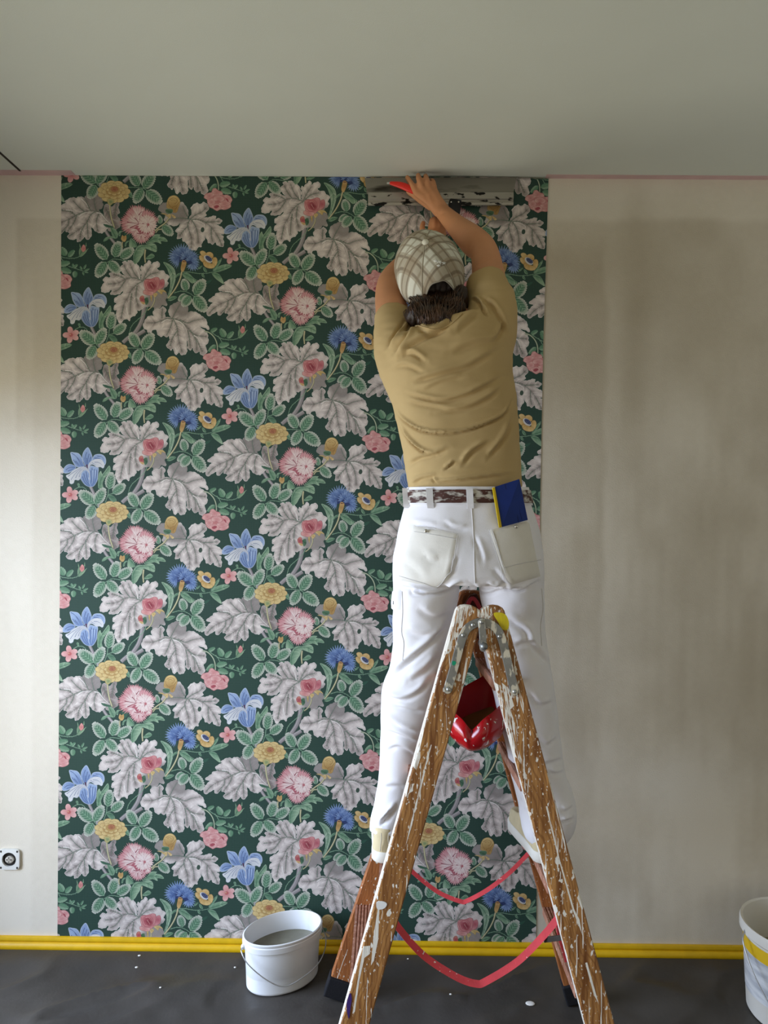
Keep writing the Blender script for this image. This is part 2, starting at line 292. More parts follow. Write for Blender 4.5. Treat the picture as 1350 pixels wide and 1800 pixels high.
    blob(ell(z[0]+(1.4, -3.4), 6.4, 4.8), (176, 104, 66), (196, 128, 80), (130, 76, 44))
    for k in range(16): fill(ell(z[0]+(1.4+rng.uniform(-4.5, 4.5), -3.4+rng.uniform(-3, 3)), .55, .55, 0, 6), (150, 74, 52))
    blob(K(70, 20, 150, 10, 180, 60, 130, 115, 80, 100), (128, 150, 96), (210, 184, 112), (112, 110, 60))
    # yellow rosebud
    blob(D(250, 280, 260, 200, 300, 130, 380, 105, 450, 140, 485, 220, 460, 300, 430, 385, 380, 400, 300, 345, 250, 310), (176, 132, 66), (224, 190, 116), (140, 104, 56), D(370, 330))
    for p in (D(300, 180, 360, 150, 420, 170, 430, 220, 380, 250), D(280, 200, 290, 260, 330, 300), D(470, 210, 420, 280, 360, 300, 340, 350), D(330, 190, 370, 180, 400, 200), D(440, 290, 400, 340, 390, 390)): stroke(p, .7, .4, (142, 100, 48))
    green(D(230, 350, 300, 330, 360, 350, 345, 400, 300, 415, 250, 400), (58, 96, 70), (110, 146, 104))
    for p in (D(150, 410, 220, 405, 280, 440, 310, 470, 270, 470, 230, 435), D(330, 420, 380, 440, 415, 478, 375, 495, 340, 450), D(270, 430, 320, 420, 330, 470, 300, 500)): blob(p, (206, 168, 96), (226, 200, 150), (140, 120, 70))
    blob(K(300, 690, 320, 620, 350, 640, 388, 625, 392, 700, 350, 738), (188, 138, 70), (222, 184, 116), (120, 100, 60))
    # carnation flower
    pi_, po, pe = (232, 208, 198), (204, 116, 122), (160, 60, 76)
    fill((lambda q: q.mean(0)+(q-q.mean(0))*.86)(smooth(K(300, 350, 285, 420, 320, 500, 400, 540, 470, 560, 480, 620, 540, 680, 570, 730, 640, 760, 690, 760, 700, 720, 780, 690, 800, 630, 860, 620, 870, 560, 895, 460, 880, 350, 850, 290, 790, 215, 720, 200, 680, 150, 600, 135, 560, 120, 450, 130, 390, 190, 350, 260))), (186, 92, 104))
    petal_fan(K(600, 430), 35, 150, 292, 11, pi_, po, pe, jag=.13, seed=2, depth=.4); petal_fan(K(605, 425), 34, 133, 262, 8, pi_, po, pe, jag=.15, seed=5)
    petal_fan(K(590, 430), 22, 150, 280, 8, (232, 210, 202), (224, 186, 180), pe, jag=.15, seed=15)
    petal_fan(K(690, 420), 28, 262, 352, 6, (220, 168, 164), (214, 134, 138), pe, jag=.14, seed=3, depth=.3); petal_fan(K(600, 330), 23, 235, 305, 4, (234, 212, 204), (218, 160, 158), pe, jag=.15, seed=9)
    petal_fan(K(650, 580), 21, 20, 170, 7, (226, 182, 176), (212, 138, 142), pe, jag=.14, seed=4, depth=.4); petal_fan(K(570, 530), 15, 60, 190, 4, (232, 204, 198), (216, 156, 156), pe, jag=.15, seed=7)
    petal_fan(K(650, 600), 13, 30, 150, 5, (230, 196, 190), (222, 170, 168), pe, jag=.16, seed=17); petal_fan(K(800, 570), 10, -20, 120, 3, pi_, po, pe, jag=.15, seed=11)
    petal_fan(K(750, 440), 18.5, 0, 360, 12, (236, 218, 208), (228, 196, 188), (190, 104, 112), jag=.13, seed=6, depth=.2); petal_fan(K(752, 442), 12, 15, 375, 9, (236, 214, 206), (232, 208, 200), (192, 110, 116), jag=.16, seed=16, depth=.5)
    fill(ell(K(762, 450), 2.2, 2.2), (196, 104, 108))
    for p in (K(530, 330, 580, 390, 600, 430), K(400, 400, 500, 420, 590, 430), K(450, 500, 540, 460, 600, 440), K(570, 590, 620, 600, 680, 580), K(600, 290, 640, 240, 690, 230), K(640, 640, 640, 700), K(700, 670, 740, 650), K(660, 430, 700, 432), K(750, 470, 748, 500)): stroke(p, 1.5, .4, (146, 44, 60))
    # blue lily
    b1, b2, bw, bd = (98, 128, 182), (148, 172, 210), (208, 212, 218), (58, 76, 128)
    for P, c in ((U(290, 430, 220, 490, 150, 525, 80, 520, 72, 460, 110, 400, 170, 370, 240, 385), U(300, 440)), (U(430, 410, 300, 420, 230, 330, 205, 250, 193, 172, 270, 175, 340, 195, 390, 270, 410, 350), U(440, 430)), (U(470, 440, 400, 310, 395, 220, 430, 140, 490, 88, 540, 170, 570, 280, 530, 350, 490, 420), U(480, 440)), (U(560, 330, 590, 230, 660, 203, 740, 215, 790, 270, 798, 350, 770, 400, 700, 420, 600, 400), U(560, 420)), (U(500, 470, 540, 400, 620, 420, 672, 440, 662, 560, 652, 650, 600, 740, 540, 762, 460, 740, 400, 680, 360, 600, 390, 510, 450, 470), U(545, 780))):
        blob(P, b1, b2, bw, c, hs=5, ew=1.3)
    for p in (U(210, 185, 290, 240, 400, 370), U(240, 300, 330, 400), U(300, 250, 380, 390), U(280, 320, 350, 400), U(470, 170, 440, 270, 460, 390), U(510, 200, 490, 300, 480, 400), U(540, 250, 510, 340), U(470, 270, 475, 400), U(110, 470, 180, 430, 270, 430), U(150, 490, 240, 460), U(600, 270, 680, 280, 760, 330), U(540, 480, 545, 600, 570, 720), U(600, 460, 590, 600, 575, 710), U(640, 470, 630, 620, 600, 710), U(420, 530, 450, 640, 520, 730), U(400, 580, 430, 670, 500, 740), U(460, 500, 480, 620, 530, 720), U(560, 440, 565, 560), U(650, 240, 720, 250, 770, 310)): stroke(p, 1.0, .3, bd)
    for p in (U(500, 600, 520, 700, 545, 755), U(570, 480, 575, 600, 560, 720), U(620, 480, 612, 620)): stroke(p, 1.6, .5, (168, 188, 220))
    stroke(U(470, 380, 478, 440), 3, 2, (88, 48, 72))
    w2 = (186, 188, 196)
    blob(U(490, 450, 500, 370, 560, 310, 640, 285, 720, 295, 768, 360, 770, 420, 745, 447, 700, 425, 640, 432, 590, 390, 545, 385, 515, 440, 510, 480), w2, (214, 214, 214), (150, 166, 198), U(500, 460), hs=4)
    blob(U(505, 480, 460, 425, 390, 412, 310, 435, 230, 480, 180, 530, 118, 560, 130, 600, 175, 640, 178, 690, 210, 712, 250, 690, 270, 640, 330, 648, 372, 600, 385, 520, 430, 475, 480, 495, 508, 540, 512, 620, 530, 645, 520, 500), w2, (216, 216, 214), (150, 166, 198), U(460, 450), hs=5)
    for p in (U(150, 580, 260, 500, 380, 430), U(200, 640, 270, 540, 370, 450), U(280, 610, 320, 530, 400, 450), U(340, 590, 360, 520), U(600, 340, 680, 350, 740, 400), U(560, 350, 620, 380)): stroke(p, .9, .3, (100, 114, 150))
    # cornflower
    blob(F(150, 280, 200, 210, 300, 180, 400, 200, 520, 250, 570, 330, 560, 430, 560, 520, 470, 520, 430, 440, 330, 400, 230, 430, 160, 380), (38, 52, 104), (52, 72, 130))
    for c, r, a0, a1, n, sd in ((F(300, 310), 22, 150, 330, 12, 1), (F(280, 340), 19, 100, 215, 8, 2), (F(340, 260), 14, 200, 360, 8, 3), (F(470, 330), 15, 230, 400, 8, 4), (F(500, 430), 14, -30, 150, 9, 5), (F(390, 330), 11, 150, 380, 9, 6), (F(470, 390), 10, 180, 400, 8, 8), (F(240, 360), 10, 90, 220, 6, 10)):
        petal_fan(c, r*1.08, a0, a1, max(3, n*5//8), (74, 104, 164), (138, 166, 210), (48, 68, 124), jag=.24, seed=sd, depth=.5, tn=3)
    blob(F(325, 390, 360, 378, 400, 410, 385, 490, 350, 570, 315, 570, 298, 520, 310, 450), (186, 138, 70), (216, 178, 112), (120, 84, 50)); stroke(F(335, 400, 390, 405), 2, 1, (120, 66, 50))
    # anemone
    an1, an2, ane = (190, 138, 60), (222, 186, 116), (130, 88, 44)
    for P in (F(690, 340, 640, 290, 625, 240, 670, 220, 720, 245, 735, 300), F(730, 300, 740, 255, 800, 243, 850, 280, 850, 340, 790, 350), F(830, 390, 850, 340, 900, 335, 925, 390, 905, 470, 850, 500), F(690, 430, 620, 370, 615, 310, 650, 300, 700, 340, 740, 400), F(680, 400, 740, 400, 800, 430, 870, 450, 880, 500, 820, 525, 740, 510, 690, 470)):
        blob(P, an1, an2, ane, F(770, 370))
    fill(ell(F(765, 362), 8.6, 5.2, 38), (206, 204, 200)); fill(ell(F(775, 355), 6.8, 3.6, 38), (56, 66, 110))
    for k in range(26): fill(ell(F(775, 355)+ell((0, 0), 6, 3, 38, 26)[k]*rng.uniform(.3, 1), .5, .5, 0, 6), (120, 134, 176) if k % 2 else (34, 40, 74))
    green(F(680, 500, 720, 520, 750, 580, 700, 570)); green(F(590, 520, 640, 480, 670, 480, 620, 530))
    # small pink blossom
    for a in (-100, -25, 30, 105, 178):
        r = math.radians(a); c = F(1155, 312)[0]; q = c+np.array([math.cos(r), math.sin(r)])*8.3
        blob(ell(q, 6.6, 5.0, a, 12), (214, 130, 128), (230, 176, 170), (188, 100, 104), c, hs=2, ew=.6)
    fill(ell(F(1155, 312), 3.4, 3.2), (200, 92, 92)); fill(ell(F(1140, 305), 1.5, 1.2), (216, 160, 120))
    # peony
    p1, p2, p3 = (206, 116, 116), (230, 172, 166), (172, 78, 84)
    blob(S(150, 690, 180, 620, 270, 600, 300, 540, 350, 530, 400, 570, 460, 590, 475, 640, 540, 645, 600, 670, 635, 730, 610, 790, 610, 850, 540, 890, 480, 895, 430, 890, 370, 915, 320, 880, 250, 850, 210, 780, 200, 720), p1, p2, p3)
    for P in (S(280, 610, 310, 545, 350, 530, 400, 575, 460, 600, 470, 640, 380, 660, 310, 650), S(160, 690, 190, 625, 280, 600, 340, 640, 280, 690, 210, 720), S(490, 660, 550, 645, 610, 680, 632, 740, 590, 770, 540, 720), S(210, 760, 280, 700, 330, 720, 340, 780, 280, 830, 230, 800), S(310, 720, 330, 670, 420, 650, 480, 680, 500, 730, 440, 770, 400, 740, 350, 750), S(400, 790, 450, 760, 540, 730, 600, 790, 560, 840, 470, 850), S(270, 830, 330, 790, 420, 800, 440, 860, 380, 910, 310, 880), S(440, 870, 500, 840, 600, 810, 605, 855, 540, 890, 480, 895)):
        blob(P, (214, 134, 132), (232, 180, 172), (178, 84, 90))
    for P in (S(320, 845, 370, 815, 410, 835, 360, 870), S(520, 700, 560, 720, 570, 770, 540, 740)): fill(smooth(P), (180, 72, 84))
    # pink rose and bud
    blob(B(840, 430, 880, 400, 960, 395, 1030, 370, 1090, 380, 1110, 420, 1160, 400, 1188, 450, 1170, 540, 1110, 580, 1050, 610, 980, 680, 900, 670, 820, 640, 850, 580, 830, 500), (196, 96, 102), (224, 156, 150), (160, 66, 76))
    for P, a, b in ((B(1030, 370, 1090, 385, 1095, 480, 1060, 580, 1050, 480, 1010, 410), (206, 116, 118), (226, 160, 154)), (B(1110, 420, 1160, 405, 1185, 450, 1165, 540, 1080, 580, 1100, 490), (190, 86, 98), (222, 150, 146)), (B(830, 590, 900, 600, 1000, 620, 980, 680, 900, 675, 825, 645), (214, 132, 128), (230, 172, 162)), (B(850, 430, 920, 400, 1000, 400, 1050, 480, 1040, 570, 980, 600, 900, 590, 860, 510), (176, 64, 78), (214, 124, 124)), (B(930, 470, 990, 440, 1040, 520, 1010, 580, 950, 560), (150, 48, 62), (190, 86, 92))):
        blob(P, a, b, (150, 56, 70), hs=3)
    for p in (B(950, 480, 1000, 560), B(920, 440, 980, 440, 1020, 500), B(870, 480, 900, 560, 960, 590), B(850, 430, 910, 420)): stroke(p, 1, .4, (228, 160, 152))
    for P in (B(1060, 600, 1110, 575, 1180, 590, 1222, 640, 1160, 620, 1140, 665, 1090, 630), B(990, 660, 1040, 630, 1070, 660, 1020, 715), B(940, 690, 975, 680, 965, 790)): blob(P, (200, 164, 90), (226, 200, 140), (130, 110, 70))
    green(B(840, 740, 900, 710, 915, 790, 870, 840), (50, 90, 66), (96, 132, 98)); blob(B(760, 740, 780, 690, 825, 680, 845, 740, 850, 825, 800, 810), (180, 70, 80), (218, 150, 120), (140, 60, 60)); blob(B(780, 780, 850, 800, 850, 828, 800, 812), (206, 160, 96), (222, 190, 130))
    # pink bud on the spray
    green(S(755, 340, 750, 250, 775, 190, 800, 250, 880, 250, 850, 300, 790, 350), (84, 126, 92), (150, 176, 134)); blob(S(785, 210, 825, 145, 862, 185, 862, 240, 820, 275, 795, 250), (206, 116, 112), (228, 160, 148), (160, 80, 80))
    for p in (S(770, 190, 760, 130), S(868, 180, 872, 110), S(870, 250, 912, 212)): stroke(p, 2, .4, (130, 164, 124))
    for p in (F(90, 1060, 60, 1120), U(855, 560, 880, 640)): pass
    np.clip(tile, 0, 255, out=tile)
    # faint woven grain of the print
    g = rng.rand(TN//4, TN//4).astype(np.float32).repeat(4, 0).repeat(4, 1)
    tile[:] = tile*(.97+.06*g[..., None])
# ---------------------------------------------------------------- helpers
OFF = {}
def srgb(c):
    c = [v/255 for v in c]; return tuple(v/12.92 if v <= .04045 else ((v+.055)/1.055)**2.4 for v in c)+(1.0,)
def mat(name, col, rough=.7, var=.0, scale=8, bump=0, bscale=60, spec=.3, metal=0, stretch=(1, 1, 1), col2=None, trans=0, detail=4):
    m = bpy.data.materials.new(name); m.use_nodes = True; nt = m.node_tree; b = nt.nodes['Principled BSDF']
    b.inputs['Roughness'].default_value = rough; b.inputs['Metallic'].default_value = metal; b.inputs['Specular IOR Level'].default_value = spec
    c1 = srgb(col); c2 = srgb(col2) if col2 else tuple(min(1, v*(1-var)) for v in c1[:3])+(1,)
    tc = nt.nodes.new('ShaderNodeTexCoord'); mp = nt.nodes.new('ShaderNodeMapping'); mp.inputs['Scale'].default_value = stretch
    nt.links.new(tc.outputs['Object'], mp.inputs[0])
    n = nt.nodes.new('ShaderNodeTexNoise'); n.inputs['Scale'].default_value = scale; n.inputs['Detail'].default_value = detail
    r = nt.nodes.new('ShaderNodeValToRGB'); r.color_ramp.elements[0].position = .35; r.color_ramp.elements[1].position = .65
    r.color_ramp.elements[0].color = c1; r.color_ramp.elements[1].color = c2
    nt.links.new(mp.outputs[0], n.inputs['Vector']); nt.links.new(n.outputs['Fac'], r.inputs[0]); nt.links.new(r.outputs[0], b.inputs['Base Color'])
    if bump:
        n2 = nt.nodes.new('ShaderNodeTexNoise'); n2.inputs['Scale'].default_value = bscale; n2.inputs['Detail'].default_value = 3
        bp = nt.nodes.new('ShaderNodeBump'); bp.inputs['Strength'].default_value = bump; bp.inputs['Distance'].default_value = .002
        nt.links.new(mp.outputs[0], n2.inputs['Vector']); nt.links.new(n2.outputs['Fac'], bp.inputs['Height']); nt.links.new(bp.outputs[0], b.inputs['Normal'])
    return m
def over(m, mask_out, col, rough=None):
    """lay a second colour over a material's base colour where mask_out is 1"""
    nt = m.node_tree; b = nt.nodes['Principled BSDF']; l = b.inputs['Base Color'].links[0]; src = l.from_socket
    mx = nt.nodes.new('ShaderNodeMix'); mx.data_type = 'RGBA'
    nt.links.new(mask_out, mx.inputs[0]); nt.links.new(src, mx.inputs[6]); mx.inputs[7].default_value = srgb(col); nt.links.new(mx.outputs[2], b.inputs['Base Color'])
def noise_mask(m, scale, lo, hi, stretch=(1, 1, 1), seed=0., detail=3):
    nt = m.node_tree; tc = nt.nodes.new('ShaderNodeTexCoord'); mp = nt.nodes.new('ShaderNodeMapping'); mp.inputs['Scale'].default_value = stretch
    mp.inputs['Location'].default_value = (seed, seed*.7, seed*.3)
    n = nt.nodes.new('ShaderNodeTexNoise'); n.inputs['Scale'].default_value = scale; n.inputs['Detail'].default_value = detail
    mr = nt.nodes.new('ShaderNodeMapRange'); mr.inputs[1].default_value = lo; mr.inputs[2].default_value = hi
    nt.links.new(tc.outputs['Object'], mp.inputs[0]); nt.links.new(mp.outputs[0], n.inputs['Vector']); nt.links.new(n.outputs['Fac'], mr.inputs[0])
    return mr.outputs[0]
def image(name, arr):
    """a picture painted by this script: arr h*w*3 in 0..255, row 0 at the top"""
    h, w = arr.shape[:2]; im = bpy.data.images.new(name, w, h, alpha=False)
    px = np.ones((h, w, 4), np.float32); px[..., :3] = arr[::-1]/255.0; im.pixels.foreach_set(px.ravel()); im.update(); im.pack(); return im
def image_node(m, im, ext='REPEAT'):
    nt = m.node_tree; t = nt.nodes.new('ShaderNodeTexImage'); t.image = im; t.extension = ext
    u = nt.nodes.new('ShaderNodeUVMap'); u.uv_map = 'uv'; nt.links.new(u.outputs[0], t.inputs[0]); return t

def thing(name, label, cat, loc=(0, 0, 0), group=None):
    o = bpy.data.objects.new(name, None); C.objects.link(o); o.location = loc; o.empty_display_size = .05
    o['label'] = label; o['category'] = cat
    if group: o['group'] = group
    OFF[o] = np.array(loc, float); return o
def obj(name, V, F, m, parent=None, smooth_=True, uv=None, label=None, kind=None, auto=None):
    V = np.asarray(V, float); me = bpy.data.meshes.new(name)
    off = OFF[parent] if parent is not None else np.zeros(3)
    me.from_pydata((V-off).tolist(), [], [tuple(int(i) for i in f) for f in F] if not isinstance(F, np.ndarray) else F.tolist())
    me.update()
    if uv is not None:
        l = me.uv_layers.new(name='uv'); idx = np.empty(len(me.loops), int); me.loops.foreach_get('vertex_index', idx); l.data.foreach_set('uv', np.asarray(uv, float)[idx].ravel())
    if smooth_: me.polygons.foreach_set('use_smooth', [True]*len(me.polygons))
    me.materials.append(m); o = bpy.data.objects.new(name, me); C.objects.link(o); o.parent = parent; OFF[o] = off
    if auto: sharpen(me, auto)
    if label: o['label'] = label
    if kind: o['kind'] = kind
    return o
def sharpen(me, deg):
    me.set_sharp_from_angle(angle=math.radians(deg))
def tag(o, label, cat, group=None): o['label'] = label; o['category'] = cat
class MB:
    def __init__(s): s.V = []; s.F = []; s.n = 0
    def add(s, V, F):
        V = np.asarray(V, float); s.V.append(V); s.F += [tuple(int(i)+s.n for i in f) for f in F]; s.n += len(V); return s
    def get(s): return np.concatenate(s.V), s.F
def box(a, b, bev=0.0):
    a, b = np.minimum(a, b), np.maximum(a, b)
    if bev <= 0:
        V = [(x, y, z) for x in (a[0], b[0]) for y in (a[1], b[1]) for z in (a[2], b[2])]
        return V, [(0, 1, 3, 2), (4, 6, 7, 5), (0, 4, 5, 1), (2, 3, 7, 6), (0, 2, 6, 4), (1, 5, 7, 3)]
    import bmesh
    bm = bmesh.new(); bmesh.ops.create_cube(bm, size=1)
    for v in bm.verts: v.co = Vector([(a[i]+b[i])/2+v.co[i]*(b[i]-a[i]) for i in range(3)])
    bmesh.ops.bevel(bm, geom=bm.edges[:], offset=bev, segments=2, affect='EDGES', profile=.5)
    V = [tuple(v.co) for v in bm.verts]; bm.verts.index_update(); F = [[v.index for v in f.verts] for f in bm.faces]; bm.free(); return V, F
def prism(base, top, bev=0.0):
    """solid between two polygons with the same number of corners"""
    base, top = np.asarray(base, float), np.asarray(top, float); n = len(base)
    V = np.concatenate([base, top]); F = [tuple(range(n))[::-1], tuple(range(n, 2*n))]+[(i, (i+1) % n, n+(i+1) % n, n+i) for i in range(n)]
    if bev <= 0: return V, F
    import bmesh
    bm = bmesh.new(); vs = [bm.verts.new(v) for v in V]
    for f in F: bm.faces.new([vs[i] for i in f])
    bmesh.ops.recalc_face_normals(bm, faces=bm.faces[:]); bmesh.ops.bevel(bm, geom=bm.edges[:], offset=bev, segments=2, affect='EDGES', profile=.5)
    V = [tuple(v.co) for v in bm.verts]; bm.verts.index_update(); F = [[v.index for v in f.verts] for f in bm.faces]; bm.free(); return V, F
def beam(p, q, wdir, w, t, bev=.002):
    """bar from p to q; w wide along wdir, t thick across"""
    p, q, wdir = map(lambda v: np.asarray(v, float), (p, q, wdir)); d = (q-p)/np.linalg.norm(q-p)
    wdir = wdir-d*(wdir@d); wdir /= np.linalg.norm(wdir); n = np.cross(d, wdir)
    r = [wdir*w/2*a+n*t/2*b for a, b in ((-1, -1), (1, -1), (1, 1), (-1, 1))]
    return prism([p+k for k in r], [q+k for k in r], bev)
def cat3(Pn, n=6, closed=False): return smooth(np.asarray(Pn, float), closed, n)
def tube(path, rad, seg=10, sm=4, ell_=None, up=(0, 0, 1), caps=True, power=2.0):
    """swept tube with round ends; rad per point; ell_ = factor across the second axis per point"""
    path = np.asarray(path, float); rad = np.atleast_1d(np.asarray(rad, float))
    if len(rad) == 1: rad = np.repeat(rad, len(path))
    e = np.ones(len(path)) if ell_ is None else np.asarray(ell_, float)*np.ones(len(path))
    if sm > 1 and len(path) > 2:
        A = smooth(np.column_stack([path, rad, e]), False, sm); path, rad, e = A[:, :3], np.maximum(A[:, 3], 1e-4), A[:, 4]
    T = np.gradient(path, axis=0); T /= np.linalg.norm(T, axis=1)[:, None]+1e-12
    up = np.asarray(up, float)
    if caps:
        k = [-1, -.92, -.7, -.38]
        p0 = [path[0]+T[0]*rad[0]*a for a in k]; r0 = [rad[0]*math.sqrt(max(1e-3, 1-a*a)) for a in k]
        p1 = [path[-1]-T[-1]*rad[-1]*a for a in k[::-1]]; r1 = [rad[-1]*math.sqrt(max(1e-3, 1-a*a)) for a in k[::-1]]
        path = np.concatenate([p0, path, p1]); T = np.concatenate([[T[0]]*4, T, [T[-1]]*4]); rad = np.concatenate([r0, rad, r1]); e = np.concatenate([[e[0]]*4, e, [e[-1]]*4])
    V = []; u = up-T[0]*(up@T[0])
    if np.linalg.norm(u) < 1e-3: u = np.array([1., 0, 0])-T[0]*T[0][0]
    for p, t, r, f in zip(path, T, rad, e):
        u = u-t*(u@t); u /= np.linalg.norm(u); v = np.cross(t, u)
        for k in range(seg):
            a = 2*math.pi*k/seg; c, s = math.cos(a), math.sin(a)
            if power != 2: c, s = math.copysign(abs(c)**(2/power), c), math.copysign(abs(s)**(2/power), s)
            V.append(p+u*r*f*c+v*r*s)
    n = len(path); F = [(i*seg+k, i*seg+(k+1) % seg, (i+1)*seg+(k+1) % seg, (i+1)*seg+k) for i in range(n-1) for k in range(seg)]
    F += [tuple(range(seg))[::-1], tuple(range((n-1)*seg, n*seg))]
    return V, F
def rings(R, seg=40):
    """loft of horizontal rings: each (cx, cy, cz, half width, half depth, exponent)"""
    V = []
    for cx, cy, cz, a, b, p in R:
        for k in range(seg):
            t = 2*math.pi*k/seg; c, s = math.cos(t), math.sin(t)
            V.append((cx+a*math.copysign(abs(c)**(2/p), c), cy+b*math.copysign(abs(s)**(2/p), s), cz))
    n = len(R); F = [(i*seg+k, i*seg+(k+1) % seg, (i+1)*seg+(k+1) % seg, (i+1)*seg+k) for i in range(n-1) for k in range(seg)]
    return V, F+[tuple(range(seg))[::-1], tuple(range((n-1)*seg, n*seg))]
def ellipsoid(c, r, rot=None, seg=24, rg=16):
    V = []; F = []
    for i in range(rg+1):
        t = math.pi*i/rg
        for k in range(seg): V.append((r[0]*math.sin(t)*math.cos(2*math.pi*k/seg), r[1]*math.sin(t)*math.sin(2*math.pi*k/seg), r[2]*math.cos(t)))
    V = np.array(V)
    if rot is not None: V = V @ np.asarray(rot).T
    for i in range(rg):
        for k in range(seg): F.append((i*seg+k, (i+1)*seg+k, (i+1)*seg+(k+1) % seg, i*seg+(k+1) % seg))
    return V+np.asarray(c), F
def lathe(prof, c, seg=40, sx=1, sy=1, rot=0):
    V = []
    for r, z in prof:
        for k in range(seg):
            a = 2*math.pi*k/seg; x, y = r*sx*math.cos(a), r*sy*math.sin(a)
            V.append((c[0]+x*math.cos(rot)-y*math.sin(rot), c[1]+x*math.sin(rot)+y*math.cos(rot), c[2]+z))
    n = len(prof); return V, [(i*seg+k, i*seg+(k+1) % seg, (i+1)*seg+(k+1) % seg, (i+1)*seg+k) for i in range(n-1) for k in range(seg)]
def remesh(V, F, voxel, smooth_it=6, fac=.5):
    """closed pieces fused into one continuous surface"""
    me = bpy.data.meshes.new('t'); me.from_pydata(np.asarray(V).tolist(), [], F); o = bpy.data.objects.new('t', me); C.objects.link(o)
    r = o.modifiers.new('r', 'REMESH'); r.mode = 'VOXEL'; r.voxel_size = voxel
    if smooth_it: s = o.modifiers.new('s', 'SMOOTH'); s.iterations = smooth_it; s.factor = fac
    dg = bpy.context.evaluated_depsgraph_get(); ev = o.evaluated_get(dg); m2 = ev.to_mesh()
    V2 = np.empty(len(m2.vertices)*3); m2.vertices.foreach_get('co', V2); N = np.empty(len(m2.vertices)*3); m2.vertices.foreach_get('normal', N)
    F2 = [tuple(p.vertices) for p in m2.polygons]; ev.to_mesh_clear(); bpy.data.objects.remove(o); bpy.data.meshes.remove(me)
    return V2.reshape(-1, 3), N.reshape(-1, 3), F2
def to_px(V):
    c = (np.asarray(V)-CAM) @ CM; return 675+FPX*c[:, 0]/c[:, 1], 900-FPX*c[:, 2]/c[:, 1]
def folds(V, N, strokes):
    """press creases into the cloth: each stroke is (points on the garment, width, depth), given where the photo shows them"""
    px, py = to_px(V); px, py = px.astype(np.float32), py.astype(np.float32); D = np.zeros(len(V))
    face = np.clip(-N[:, 1]*1.6, 0, 1)
    for pts, w, dep in strokes:
        L = smooth(np.array(pts, float).reshape(-1, 2), False, 5)
        k = (px > L[:, 0].min()-4*w) & (px < L[:, 0].max()+4*w) & (py > L[:, 1].min()-4*w) & (py < L[:, 1].max()+4*w); k = np.where(k)[0]
        if not len(k): continue
        X, Y = px[k], py[k]; best = np.full(len(k), 1e9); sd = np.zeros(len(k)); s_at = np.zeros(len(k)); n = len(L)-1
        for i in range(n):
            ax, ay = L[i]; dx, dy = L[i+1]-L[i]; ll = math.hypot(dx, dy)+1e-9
            t = np.clip(((X-ax)*dx+(Y-ay)*dy)/ll**2, 0, 1); ex, ey = X-ax-t*dx, Y-ay-t*dy; d = np.hypot(ex, ey)
            b = d < best; best[b] = d[b]; sd[b] = np.sign((dx*ey-dy*ex)[b]+1e-9)*d[b]; s_at[b] = ((i+t)/n)[b]
        env = np.clip(np.sin(np.pi*np.clip(s_at, .03, .97))*1.6, 0, 1)
        D[k] += dep*env*(-np.exp(-(sd/w)**2)+.75*np.exp(-((sd+1.7*w)/(1.3*w))**2))
    return V+N*(D*face)[:, None]
def vnoise(V, s, seed=0):
    """smooth value noise, vectorised"""
    R = np.random.RandomState(seed).rand(32, 32, 32); q = V*s+100.3; i = np.floor(q).astype(int); f = q-i; f = f*f*(3-2*f); o = 0
    for a in (0, 1):
        for b in (0, 1):
            for c in (0, 1):
                w = (f[:, 0] if a else 1-f[:, 0])*(f[:, 1] if b else 1-f[:, 1])*(f[:, 2] if c else 1-f[:, 2])
                o = o+w*R[(i[:, 0]+a) % 32, (i[:, 1]+b) % 32, (i[:, 2]+c) % 32]
    return o
class Cast:
    """drops points seen in the photo onto a built surface"""
    def __init__(s, V, F): s.t = BVHTree.FromPolygons([tuple(v) for v in V], F)
    def __call__(s, px, py, lift=.002):
        d = Vector(ray(px, py)).normalized(); h = s.t.ray_cast(Vector(CAM), d)
        if h[0] is None: 
            h = s.t.find_nearest(Vector(P(px, py, -.42)))
        n = h[1]
        if n.dot(d) > 0: n = -n
        return np.array(h[0])+np.array(n)*lift
def patch(cast, corners, nx, ny, lift, shape=None):
    """cloth patch laid over a surface; corners TL TR BR BL in photo pixels"""
    c = np.array(corners, float).reshape(4, 2); V = []; 
    for j in range(ny+1):
        for i in range(nx+1):
            u, v = i/nx, j/ny
            if shape: u, v = shape(u, v)
            q = c[0]*(1-u)*(1-v)+c[1]*u*(1-v)+c[2]*u*v+c[3]*(1-u)*v
            edge = i in (0, nx) or j in (0, ny)
            V.append(cast(q[0], q[1], -.001 if edge else lift))
    F = [(j*(nx+1)+i, j*(nx+1)+i+1, (j+1)*(nx+1)+i+1, (j+1)*(nx+1)+i) for j in range(ny) for i in range(nx)]
    return V, F
def seam(cast, pts, r, lift=.001, seg=6):
    L = smooth(np.array(pts, float).reshape(-1, 2), False, 6); return tube([cast(x, y, lift) for x, y in L], r, seg=seg, sm=1)
